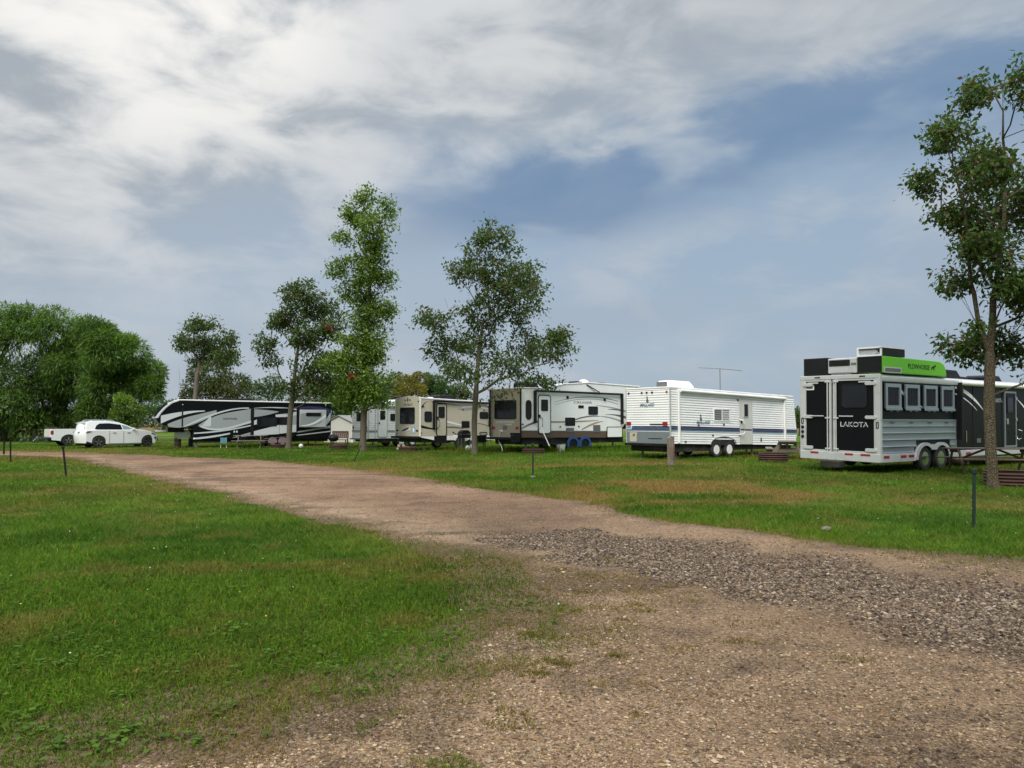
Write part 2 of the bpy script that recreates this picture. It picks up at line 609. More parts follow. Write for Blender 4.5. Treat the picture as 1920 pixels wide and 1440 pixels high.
def road_z(x, y):
    return .006 + (fbm(x, y, .7, 4, 51) - .5) * .05 * sstep(np.hypot(x, y), 1, 6) * .5 + (fbm(x, y, 5, 3, 52) - .5) * .016


def road_dark(x, y):
    d = poly_sd(x, y, DARK_GRAVEL) + (fbm(x, y, 1.6, 4, 61) - .5) * 1.3
    soft = sstep(x, 1.2, 3.6)
    return sstep(d, -.12 - .8 * soft, .25 + .5 * soft) * (1 - .55 * soft * sstep(fbm(x, y, .9, 4, 62), .4, .7))


def road_stain(x, y):
    """damp, dirtier ground: long smears along the wheel lines and blotches"""
    a = sstep(fbm(x * .45 + y * .18, y * 1.5 - x * .2, 1.1, 4, 72), .52, .74)
    b = sstep(fbm(x, y, 2.6, 4, 73), .56, .76)
    return np.clip(a * .8 + b * .6, 0, 1)


def sink(x, y, sd):
    nz = sstep(10.5 - y, 0, 2)
    return sstep(sd, -.05 + .75 * nz, .35 + .01 * np.hypot(x, y) + .85 * nz) * .05


def build_road():
    rows = np.exp(np.linspace(math.log(1.2), math.log(62), 300))
    us = np.linspace(-1.25, 1.15, 300)
    U, D = np.meshgrid(us, rows)
    D = D + (np.random.rand(*D.shape) - .5) * D * .006
    x, y = (U * D).ravel(), D.ravel()
    sd = lawn_sd(x, y)
    r = np.hypot(x, y)
    nz = sstep(10.5 - y, 0, 2)
    z = road_z(x, y) - sink(x, y, sd)
    nr, nc = U.shape
    i = np.arange(nr * nc).reshape(nr, nc)
    f = np.stack([i[:-1, :-1], i[:-1, 1:], i[1:, 1:], i[1:, :-1]], -1).reshape(-1, 4)
    f = f[(sd[f] < (.12 + 1.1 * nz)[f]).any(1)]
    used, inv = np.unique(f, return_inverse=True)
    f = inv.reshape(-1, 4)
    x, y, z, sd, r = x[used], y[used], z[used], sd[used], r[used]
    dk = road_dark(x, y)
    # wheel paths run pale and fine along the road, brown soil shows between
    tone = sstep(fbm(x, y, .5, 4, 71), .3, .7)
    sand = np.array([.215, .146, .092]) * (1 - tone[:, None]) + np.array([.138, .091, .056]) * tone[:, None]
    far = sstep(r, 9, 20)[:, None]
    sand = sand * (1 - far) + (np.array([.255, .162, .104]) * (1 - tone[:, None]) + np.array([.185, .113, .070]) * tone[:, None]) * far
    pale = np.exp(-(poly_sd(x, y, NEAR_LAWN) + .55) ** 2 / .16)[:, None] * sstep(r, 7.5, 10)[:, None] * .5
    sand = sand * (1 - pale) + np.array([.32, .232, .16]) * pale
    stain = (road_stain(x, y) * .75)[:, None]
    sand = sand * (1 - stain) + np.array([.072, .050, .033]) * stain
    c = sand * (1 - dk[:, None]) + np.array([.088, .061, .041]) * dk[:, None]
    soil = (sstep(sd + .5 * sstep(10.5 - y, 0, 2) * (fbm(x, y, 2.0, 4, 74) - .35), -.35, .15) * .7)[:, None]
    c = c * (1 - soil) + np.array([.105, .072, .042]) * soil
    me = np_mesh('gravel_road', np.stack([x, y, z], 1), f, c, True)
    m = bpy.data.materials.new('gravel')
    m.use_nodes = True
    t = NT(m.node_tree)
    at = t.n('ShaderNodeAttribute', attribute_name='col').outputs['Color']
    co = t.n('ShaderNodeTexCoord').outputs['Object']
    v1 = t.n('ShaderNodeTexVoronoi', {'Vector': co, 'Scale': 62.0, 'Randomness': 1.0})
    v2 = t.n('ShaderNodeTexVoronoi', {'Vector': co, 'Scale': 150.0, 'Randomness': 1.0})
    g1 = t.n('ShaderNodeSeparateColor', {0: v1.outputs['Color']})
    g2 = t.n('ShaderNodeSeparateColor', {0: v2.outputs['Color']})
    st = t.ramp(g1.outputs[0], [(0.0, (.35, .33, .31)), (.35, (.75, .72, .68)), (.7, (1.12, 1.07, 1.0)), (.92, (1.5, 1.46, 1.4)), (1.0, (2.0, 2.0, 2.0))])
    s2 = t.ramp(g2.outputs[0], [(0.0, (.55, .53, .5)), (.5, (1.0, 1.0, 1.0)), (1.0, (1.45, 1.4, 1.3))])
    pick = t.step(g1.outputs[1], .35, .45)
    c2 = t.mix(1.0, at, t.mix(pick, s2, st), 'MULTIPLY')
    n1 = t.noise(co, 3.0, 6.0, .65)
    k = t.m('MULTIPLY_ADD', n1, .8, .6)
    c2 = t.mix(1.0, c2, t.n('ShaderNodeCombineColor', {0: k, 1: k, 2: k}).outputs[0], 'MULTIPLY')
    h = t.m('ADD', t.m('MULTIPLY', t.m('SUBTRACT', 1.0, v1.outputs['Distance']), t.m('MULTIPLY_ADD', pick, .9, .1)),
            t.m('MULTIPLY', t.m('SUBTRACT', 1.0, v2.outputs['Distance']), .4))
    b = t.n('ShaderNodeBump', {'Strength': 0.75, 'Distance': 0.012, 'Height': h})
    p = t.n('ShaderNodeBsdfPrincipled', {'Base Color': c2, 'Roughness': .92, 'Specular IOR Level': .2, 'Normal': b.outputs[0]})
    o = t.n('ShaderNodeOutputMaterial')
    m.node_tree.links.new(p.outputs[0], o.inputs[0])
    tag(link('gravel_road', me, None, m), 'brown gravel road curving away to the left between the lawns', None, None, 'structure')


def scatter(rho0, r0, power, rmin, rmax, a0=-.80, a1=.80):
    """random points with rho0*(r0/r)**power per square metre"""
    k = 2 - power
    n = int(rho0 * r0 ** power * (a1 - a0) * ((rmax ** k - rmin ** k) / k if abs(k) > 1e-6 else math.log(rmax / rmin)))
    u = np.random.rand(n)
    r = (rmin ** k + u * (rmax ** k - rmin ** k)) ** (1 / k) if abs(k) > 1e-6 else rmin * (rmax / rmin) ** u
    a = a0 + np.random.rand(n) * (a1 - a0)
    return r * np.sin(a), r * np.cos(a)


def blades(x, y, h, w, lean, col, seg2, zb=None):
    """grass blades as tapered slips; seg2 gives bent blades of two pieces"""
    n = len(x)
    a = np.random.rand(n) * 2 * math.pi
    b = np.random.rand(n) * 2 * math.pi
    wx, wy = np.cos(a) * w * .5, np.sin(a) * w * .5
    lx, ly = np.cos(b) * lean * h, np.sin(b) * lean * h
    z0 = np.full(n, -.022) if zb is None else zb - .012
    h = h if zb is None else h + np.maximum(zb, 0)
    if seg2:
        V = np.empty((n, 5, 3))
        V[:, 0] = np.stack([x - wx, y - wy, z0], 1)
        V[:, 1] = np.stack([x + wx, y + wy, z0], 1)
        V[:, 2] = np.stack([x + wx * .8 + lx * .35, y + wy * .8 + ly * .35, h * .6], 1)
        V[:, 3] = np.stack([x - wx * .8 + lx * .35, y - wy * .8 + ly * .35, h * .6], 1)
        V[:, 4] = np.stack([x + lx, y + ly, h * (1 - .35 * lean)], 1)
        base = (np.arange(n) * 5)[:, None]
        q = base + np.array([0, 1, 2, 3])
        t = base + np.array([3, 2, 4])
        k = 5
        return V.reshape(-1, 3), [q, t], np.repeat(col, k, 0)
    V = np.empty((n, 3, 3))
    V[:, 0] = np.stack([x - wx, y - wy, z0], 1)
    V[:, 1] = np.stack([x + wx, y + wy, z0], 1)
    V[:, 2] = np.stack([x + lx, y + ly, h], 1)
    return V.reshape(-1, 3), [np.arange(n * 3).reshape(n, 3)], np.repeat(col, 3, 0)


def build_grass():
    allv, allq, allt, allc, off = [], [], [], [], 0

    def put(v, fs, c):
        nonlocal off
        allv.append(v)
        allc.append(c)
        for f in fs:
            (allq if f.shape[1] == 4 else allt).append(f + off)
        off += len(v)
    for rho, rmin, rmax, seg in ((5200, 3.0, 9.0, True), (5600, 9.0, 66.0, False)):
        x, y = scatter(rho, 4.0, 1.7, rmin, rmax)
        sd = lawn_sd(x, y)
        r = np.hypot(x, y)
        thin = fbm(x, y, 2.2, 3, 81)
        tipz = np.exp(-(((x - .1) / 1.0) ** 2 + ((y - 6.2) / 2.2) ** 2))
        ez = .26 + .014 * r + .95 * sstep(9.8 - y, 0, 2) * np.maximum(fbm(x, y, 1.9, 4, 83) - .30, 0)
        near = sstep(10.5 - y, 0, 2)
        dens = np.clip(.36 + sd / ez, 0, 1) * (sd > 0)
        patch = sstep(fbm(x, y, 3.4, 4, 84) - .16 * np.clip(-sd / (.75 * near + .30 + .012 * r), 0, 1), .43, .53) * (sd <= 0) * (sd > -.75 * near - .30 - .012 * r)
        keep = np.random.rand(len(x)) < (dens + patch * .5) * (.6 + .8 * thin)
        x, y, sd, r = x[keep], y[keep], sd[keep], r[keep]
        n = len(x)
        rnd = np.random.rand(n)
        clump = sstep(fbm(x, y, 1.6, 3, 82), .35, .75)
        h = (.020 + .030 * rnd ** 1.6 + .022 * clump) * (1 + .006 * r) * np.clip(.62 + sd * .6, .62, 1)
        w = (.0042 + .0042 * np.random.rand(n)) * (1 + .11 * np.maximum(r - 3, 0))
        lean = .6 + 1.3 * np.random.rand(n)
        c = grass_colour(x, y, sd, np.random.rand(n))
        dead = np.random.rand(n) < .035
        c[dead] = STRAW * (.7 + .6 * np.random.rand(dead.sum())[:, None])
        c = c * (.60 + .80 * np.random.rand(n))[:, None]
        put(*blades(x, y, h, w, lean, c, seg, np.maximum(road_z(x, y) - sink(x, y, sd), -.01)))
    # tufts holding on in the gravel
    random.seed(8)
    extra = [(random.uniform(.1, 1.7), random.uniform(4.8, 8.2)) for _ in range(18)]
    for tx, ty in TUFTS + extra:
        n = 130
        rr = (.025 + .10 * random.random() ** 1.5) * np.sqrt(-2 * np.log(np.random.rand(n) + 1e-9)) * .75
        a = np.random.rand(n) * 2 * math.pi
        x, y = tx + rr * np.cos(a) * 2.2 + rr * np.sin(3 * a) * .6, ty + rr * np.sin(a) * 1.1
        c = grass_colour(x, y, np.full(n, .02), np.random.rand(n)) * (.6 + .6 * np.random.rand(n))[:, None]
        put(*blades(x, y, .012 + .035 * np.random.rand(n), .005 + .004 * np.random.rand(n), .4 + .9 * np.random.rand(n), c, True))
    # longer growth left standing round the trailers
    for (cx, cy, sx, sy, n, hh) in ((-.2, 41.2, 1.6, .5, 1500, .38), (3.0, 42.0, 2.6, .7, 2200, .30), (-4.5, 43.6, 1.5, .5, 700, .22), (6.0, 45.0, 1.6, .6, 900, .3),
                                   (9.5, 35.4, 3.5, .7, 1400, .18), (14.0, 25.6, 2.2, .5, 1500, .16), (-14.5, 53.0, 5.0, .7, 1500, .2)):
        x, y = cx + np.random.randn(n) * sx, cy + np.random.randn(n) * sy
        c = grass_colour(x, y, np.full(n, 3.0), np.random.rand(n)) * (.7 + .6 * np.random.rand(n))[:, None]
        put(*blades(x, y, hh * (.4 + .7 * np.random.rand(n)), .02 + .02 * np.random.rand(n), .2 + .5 * np.random.rand(n), c, False))
    me = np_mesh('grass', np.concatenate(allv), [np.concatenate(allq), np.concatenate(allt)], np.concatenate(allc))
    tag(link('grass', me, None, leaf_mat('grass_blade', .42, .6, spec=.10)), 'short mown grass of the lawns on both sides of the road', 'grass', None, 'stuff')


def build_stones():
    xs, ys, rs, cs = [], [], [], []
    pal = np.array([[.42, .285, .145], [.31, .195, .10], [.52, .385, .22], [.21, .135, .078], [.34, .26, .185], [.58, .46, .30], [.29, .17, .082], [.13, .095, .068]])
    gry = np.array([[.060, .044, .032], [.096, .070, .050], [.135, .100, .072], [.18, .138, .10], [.034, .026, .020], [.17, .112, .068], [.26, .205, .148]])
    x, y = scatter(9500, 3.5, 2.2, 2.9, 11.0)
    sd = lawn_sd(x, y)
    r = np.hypot(x, y)
    dk = road_dark(x, y)
    fine = sstep(fbm(x, y, .8, 4, 71), .35, .68)
    keep = (sd < -.02) & (np.random.rand(len(x)) < (.30 + .75 * fine) * (1 - .7 * dk))
    x, y, r = x[keep], y[keep], r[keep]
    n = len(x)
    xs.append(x); ys.append(y)
    rs.append(np.clip(np.exp(np.random.randn(n) * .48 + math.log(.0034)) * (1 + .07 * (r - 3)), .0018, .018))
    cs.append(pal[np.random.randint(0, 8, n)] * ((.40 + .42 * np.random.rand(n)) * (1 - .55 * road_stain(x, y)))[:, None])
    # coarse dark chippings tipped into the pothole
    x, y = scatter(3900, 7.0, 1.6, 3.6, 14.0)
    dk = road_dark(x, y)
    keep = (lawn_sd(x, y) < -.02) & (np.random.rand(len(x)) < dk ** 1.3)
    x, y = x[keep], y[keep]
    n = len(x)
    xs.append(x); ys.append(y)
    rs.append(np.clip(np.exp(np.random.randn(n) * .4 + math.log(.0082)), .004, .021))
    cs.append(gry[np.random.randint(0, 7, n)] * (.6 + .7 * np.random.rand(n))[:, None])
    # loose pebbles washed along the lawn edge and strewn about
    x, y = scatter(420, 4.0, 1.2, 3.0, 34.0)
    sd = lawn_sd(x, y)
    keep = (sd < -.01) & (np.random.rand(len(x)) < .25 + 1.4 * np.exp(-np.abs(sd + .25) / .22))
    x, y = x[keep], y[keep]
    n = len(x)
    xs.append(x); ys.append(y)
    rs.append(np.clip(np.exp(np.random.randn(n) * .4 + math.log(.0062)), .0035, .018) * (1 + .02 * np.hypot(x, y)))
    cs.append(pal[np.random.randint(0, 6, n)] * (.36 + .36 * np.random.rand(n))[:, None])
    x, y, rr, c = np.concatenate(xs), np.concatenate(ys), np.concatenate(rs), np.concatenate(cs)
    n = len(x)
    base = np.array([[1, 0, 0], [0, 1, 0], [-1, 0, 0], [0, -1, 0], [0, 0, 1], [0, 0, -1]], float)
    base[:4, :2] = [[.9, .5], [-.45, .95], [-1, -.4], [.5, -.95]]
    V = base[None] * (1 + (np.random.rand(n, 6, 3) - .5) * .55)
    V *= np.stack([1 + .5 * np.random.rand(n), np.ones(n), .45 + .4 * np.random.rand(n)], 1)[:, None, :]
    V[:, 4, :2] += (np.random.rand(n, 2) - .5) * .9
    a = np.random.rand(n) * 2 * math.pi
    ca, sa = np.cos(a)[:, None], np.sin(a)[:, None]
    X, Y = V[..., 0] * ca - V[..., 1] * sa, V[..., 0] * sa + V[..., 1] * ca
    z0 = road_z(x, y) + rr * .25
    P = np.stack([X * rr[:, None] + x[:, None], Y * rr[:, None] + y[:, None], V[..., 2] * rr[:, None] + z0[:, None]], -1).reshape(-1, 3)
    F = np.array([[0, 1, 4], [1, 2, 4], [2, 3, 4], [3, 0, 4], [1, 0, 5], [2, 1, 5], [3, 2, 5], [0, 3, 5]])
    F = ((np.arange(n) * 6)[:, None, None] + F).reshape(-1, 3)
    me = np_mesh('loose_gravel', P, F, np.repeat(c, 6, 0))
    m = bpy.data.materials.new('stone')
    m.use_nodes = True
    t = NT(m.node_tree)
    at = t.n('ShaderNodeAttribute', attribute_name='col').outputs['Color']
    p = t.n('ShaderNodeBsdfPrincipled', {'Base Color': at, 'Roughness': .9, 'Specular IOR Level': .12})
    o = t.n('ShaderNodeOutputMaterial')
    m.node_tree.links.new(p.outputs[0], o.inputs[0])
    tag(link('loose_gravel', me, None, m), 'loose brown and grey stones strewn over the gravel road', 'gravel', None, 'stuff')


def build_weeds():
    """broad-leaved weeds low in the turf, and white clover heads"""
    V, C = [], []
    spots = [(-2.02, 3.81), (-1.99, 3.95), (-2.21, 3.78), (-2.45, 3.9), (-1.9, 3.72), (-1.02, 5.59), (-.89, 5.73), (-2.19, 4.88), (-2.78, 5.21),
             (-3.01, 4.99), (-1.16, 4.88), (-2.11, 5.87), (-2.6, 4.1), (-1.6, 4.2), (-2.3, 4.4), (-.3, 6.3), (-.5, 5.6), (-1.5, 5.1), (-3.3, 5.6)]
    for k in range(330):
        r, a = 3.4 * math.exp(random.random() * 1.3), random.uniform(-.75, .6)
        spots.append((r * math.sin(a), r * math.cos(a)))
    sx, sy = np.array(spots).T
    sdv = lawn_sd(sx, sy)
    for i, (x, y) in enumerate(spots):
        if sdv[i] < -.03:
            continue
        big = i < 19
        for j in range(random.randint(14, 24) if big else random.randint(4, 7)):
            a = random.uniform(0, 2 * math.pi)
            L = random.uniform(.022, .05) if big else random.uniform(.02, .05)
            w = L * random.uniform(.35, .5)
            ox, oy = (random.gauss(0, .06), random.gauss(0, .06)) if big else (random.gauss(0, .02), random.gauss(0, .02))
            d = Vector((math.cos(a), math.sin(a), random.uniform(.1, .7))).normalized()
            s = d.cross(Vector((0, 0, 1))).normalized()
            b = Vector((x + ox, y + oy, random.uniform(.015, .045)))
            V += [b, b + d * L * .5 + s * w - Vector((0, 0, .004)), b + d * L - Vector((0, 0, L * .25)), b + d * L * .5 - s * w - Vector((0, 0, .004))]
            g = random.uniform(.7, 1.35)
            C += [(.060 * g, .118 * g, .010 * g)] * 4
    me = np_mesh('broadleaf_weeds', [tuple(v) for v in V], np.arange(len(V)).reshape(-1, 4), np.array(C))
    tag(link('broadleaf_weeds', me, None, leaf_mat('weed_leaf', .3, .6, spec=.12)), 'broad leaved weeds growing low among the near grass', 'weeds', None, 'stuff')
    x, y = scatter(2.2, 8.0, 1.0, 5.5, 45.0)
    sd = lawn_sd(x, y)
    keep = (sd > .25) & (fbm(x, y, .3, 3, 91) + .35 * np.random.rand(len(x)) > .60)
    x, y = x[keep], y[keep]
    n = len(x)
    rr = (.0045 + .0045 * np.random.rand(n)) * (1 + .015 * np.hypot(x, y))
    base = np.array([[1, 0, 0], [0, 1, 0], [-1, 0, 0], [0, -1, 0], [0, 0, .9], [0, 0, -.9]], float)
    P = (base[None] * rr[:, None, None] + np.stack([x, y, .06 + .03 * np.random.rand(n)], 1)[:, None]).reshape(-1, 3)
    F = np.array([[0, 1, 4], [1, 2, 4], [2, 3, 4], [3, 0, 4], [1, 0, 5], [2, 1, 5], [3, 2, 5], [0, 3, 5]])
    F = ((np.arange(n) * 6)[:, None, None] + F).reshape(-1, 3)
    cols = np.where(np.random.rand(n, 1) < .75, np.array([[.62, .64, .52]]), np.array([[.6, .48, .06]]))
    me = np_mesh('clover_heads', P, F, np.repeat(cols, 6, 0))
    tag(link('clover_heads', me, None, leaf_mat('clover', .2, .7)), 'tiny white clover heads dotted over the lawns', 'flowers', None, 'stuff')


build_ground()
build_road()
build_grass()
build_stones()
build_weeds()

# ================================================================== VEHICLES
white = mat('white_fibreglass', (.85, .85, .835), .38, dirt=.10, var=.05, vscale=1.2)
white_al = mat('white_painted_metal', (.84, .84, .825), .42, dirt=.13, var=.06, vscale=1.5)
car_white = mat('white_car_paint', (.80, .80, .80), .28, coat=.8, var=.03, dirt=.05)
cream = mat('cream_fibreglass', (.51, .465, .365), .42, dirt=.12, var=.05, vscale=1.2)
taupe = mat('taupe_fibreglass', (.33, .285, .225), .42, dirt=.14, var=.06, vscale=1.2)
black = mat('black_gloss_panel', (.006, .007, .008), .34, var=.2, spec=.13)
satin = mat('black_satin', (.010, .010, .011), .5, var=.25, dirt=.05, spec=.25)
under = mat('underbody', (.018, .017, .016), .9, var=.3, dirt=.3)
rubber = mat('rubber', (.022, .021, .021), .82, var=.25, vscale=8, dirt=.35)
alu = mat('brushed_aluminium', (.44, .475, .51), .36, metal=.85, var=.10, vscale=2, bump=.12, bscale=30)
alu_pale = mat('painted_aluminium', (.60, .61, .60), .42, metal=.35, var=.06, dirt=.18)
chrome = mat('bright_metal', (.72, .72, .71), .22, metal=1.0, var=.05)
steel = mat('grey_steel', (.20, .20, .20), .55, metal=.6, var=.2, dirt=.2)
grey = mat('silver_grey_graphic', (.31, .335, .345), .38, var=.04, vscale=1)
pale = mat('pale_grey_graphic', (.55, .58, .60), .36, var=.04, vscale=1)
navy = mat('navy_graphic', (.035, .032, .10), .4, var=.1)
teal = mat('teal_graphic', (.06, .16, .24), .4, var=.1)
blue = mat('blue_vinyl', (.02, .07, .22), .55, var=.15)
sky_blue = mat('light_blue_plastic', (.16, .38, .55), .5, var=.1)
red = mat('red_lens', (.30, .012, .012), .3, var=.1)
amber = mat('amber_lens', (.45, .10, .01), .3)
brown = mat('brown_skirt', (.105, .068, .048), .55, var=.1, dirt=.2)
gold = mat('tan_graphic', (.36, .27, .17), .45, var=.06)
lime = mat('lime_green_panel', (.135, .49, .008), .42, var=.05, dirt=.05)
plate_blue = mat('plate_blue', (.16, .34, .55), .4)


def glass_mat():
    m = bpy.data.materials.new('dark_glass')
    m.use_nodes = True
    t = NT(m.node_tree)
    co = t.n('ShaderNodeTexCoord').outputs['Object']
    c = t.mix(t.noise(co, 1.3, 3.0), (.006, .007, .009), (.022, .025, .03))
    p = t.n('ShaderNodeBsdfPrincipled', {'Base Color': c, 'Roughness': .06, 'Specular IOR Level': .22})
    o = t.n('ShaderNodeOutputMaterial')
    m.node_tree.links.new(p.outputs[0], o.inputs[0])
    return m


glass = glass_mat()
blind = mat('window_blind', (.30, .31, .30), .5, var=.08)


def frame_at(cx, cy, theta):
    return (cx, cy, 0), R(90 - theta)


def sw(lo, hi, n=16):
    """rows of a graphic between two polynomial edges through the given points"""
    x0, x1 = lo[0][0], lo[-1][0]
    pl = np.polyfit([p[0] for p in lo], [p[1] for p in lo], len(lo) - 1)
    ph = np.polyfit([p[0] for p in hi], [p[1] for p in hi], len(hi) - 1)
    return [(x, min(np.polyval(pl, x), np.polyval(ph, x)), max(np.polyval(pl, x), np.polyval(ph, x))) for x in np.linspace(x0, x1, n)]


def graphic(parent, m, lo, hi, layer=0, plane='side', base=0.0, name='graphic'):
    y0 = base - .003 - .003 * layer
    return MB().strip(sw(lo, hi), y0, base + .002, plane).build(name, m, parent)


def window(parent, x0, x1, z0, z1, r=.06, plane='side', base=0.0, fm=None, gm=None, fw=.035, name='window', depth=.022):
    outer, inner = rrect(x0, x1, z0, z1, r), rrect(x0 + fw, x1 - fw, z0 + fw, z1 - fw, max(r - fw, .01))
    f = MB().ring(outer, inner, base - depth, base + .003, plane).build(name, fm or satin, parent)
    MB().prism(rrect(x0 + fw * .6, x1 - fw * .6, z0 + fw * .6, z1 - fw * .6, max(r - fw * .6, .01)), base - .010, base + .004, plane).build('pane', gm or glass, f)
    return f


def wheel(parent, x, y0, r, w=.22, style='steel', rim_m=None, name='wheel', z=None):
    z = r if z is None else z
    k = r
    prof = [(.60 * k, .025), (.66 * k, .004), (.90 * k, 0.0), (.975 * k, .022), (k, .055), (k, w - .055), (.97 * k, w - .02), (.62 * k, w - .01)]
    t = MB().lathe(prof, (x, y0, z), 'y', 32).build(name, rubber, parent, smooth=True)
    rm = rim_m or white_al
    MB().lathe([(.615 * k, .006), (.57 * k, .006), (.54 * k, .055), (.36 * k, .062), (.30 * k, .038), (.13 * k, .034), (.12 * k, .010), (0.0, .008)],
               (x, y0, z), 'y', 28).build('rim', rm if style != 'spoke' else satin, t, smooth=True)
    if style == 'spoke':
        b = MB()
        for i in range(5):
            for da in (-.13, .13):
                a = 2 * math.pi * i / 5 + da + .3
                c, s = math.cos(a), math.sin(a)
                q = [(c * .14 * k - s * .03 * k, s * .14 * k + c * .03 * k), (c * .14 * k + s * .03 * k, s * .14 * k - c * .03 * k),
                     (c * .58 * k + s * .04 * k, s * .58 * k - c * .04 * k), (c * .58 * k - s * .04 * k, s * .58 * k + c * .04 * k)]
                b.prism([(x + u, z + v) for u, v in q], y0 + .002, y0 + .05)
        b.build('spoke_set', chrome, t)['kind'] = 'stuff'
    else:
        b = MB()
        for i in range(8):
            a = 2 * math.pi * i / 8
            b.lathe([(.0, .0325), (.055 * k, .0335), (.055 * k, .05)],
                    (x + .45 * k * math.cos(a), y0 + .012, z + .45 * k * math.sin(a)), 'y', 8)
        b.build('rim_holes', under, t)['kind'] = 'stuff'
    return t


def roof_unit(parent, x0, x1, y0, y1, z0, z1, m, name='air_conditioner', grille=None):
    """rounded roof air conditioner with a grille at its end"""
    h = z1 - z0
    prof = [(x0, z0), (x1, z0), (x1 - .04, z0 + h * .35), (x1 - h * .9, z1 - .01), (x0 + h * .45, z1), (x0 + .03, z1 - h * .25)]
    o = MB().prism(prof, y0, y1).build(name, m, parent, bevel=min(.05, h * .2), smooth=True)
    g = MB()
    n = 5
    for i in range(n):
        zz = z0 + h * (.14 + .56 * i / n)
        g.box(x0 - .015, x0 + .03, y0 + .12 * (y1 - y0), y1 - .12 * (y1 - y0), zz, zz + h * .06)
    g.build('grille', grille or satin, o)
    return o


def awning(parent, x0, x1, z0, z1, m_roll, m_arm, arms, y=-.12, r=.065):
    a = MB().tube([(x0, y, z0), (x1, y, z1)], r, 12).build('awning', m_roll, parent, smooth=True)
    MB().box(x0 + .02, x1 - .02, -.06, -.004, min(z0, z1) + .06, max(z0, z1) + .09).build('awning_rail', m_roll, a)
    for ax, zb in arms:
        zt = z0 + (z1 - z0) * (ax - x0) / (x1 - x0)
        MB().box(ax - .035, ax + .035, y - .03, -.03, zb, zt + .02).box(ax - .05, ax + .05, y - .02, -.003, zb - .06, zb).build('awning_arm', m_arm, a, bevel=.008)
    return a


def door(parent, x0, x1, z0, z1, m, wz, base=0.0, trim=None, rr=.12, wx=None):
    d = MB().prism(rrect(x0, x1, z0, z1, rr), base - .020, base + .003).build('door', m, parent, bevel=.005)
    if trim is not None:
        MB().ring(rrect(x0 - .05, x1 + .05, z0 - .05, z1 + .05, rr + .05), rrect(x0 + .004, x1 - .004, z0 + .004, z1 - .004, rr), base - .026, base + .003).build('door_frame', trim, d)
    a, b = wx or (x0 + .2 * (x1 - x0), x1 - .22 * (x1 - x0))
    window(d, a, b, wz[0], wz[1], .06, base=base - .019, name='door_window')
    return d


def stand(parent, pts, zt, m=None):
    """stabiliser legs with foot plates"""
    for x, y in pts:
        MB().box(x - .035, x + .035, y - .035, y + .035, .03, zt).box(x - .11, x + .11, y - .11, y + .11, 0.0, .03).build('stabilizer_leg', m or steel, parent)


def lamp_dot(parent, a, z, plane, base, m, r=.045, name='marker_light'):
    MB().prism(rrect(a - r, a + r, z - r * .7, z + r * .7, r * .65, 3), base - .03, base + .004, plane).build(name, m, parent)


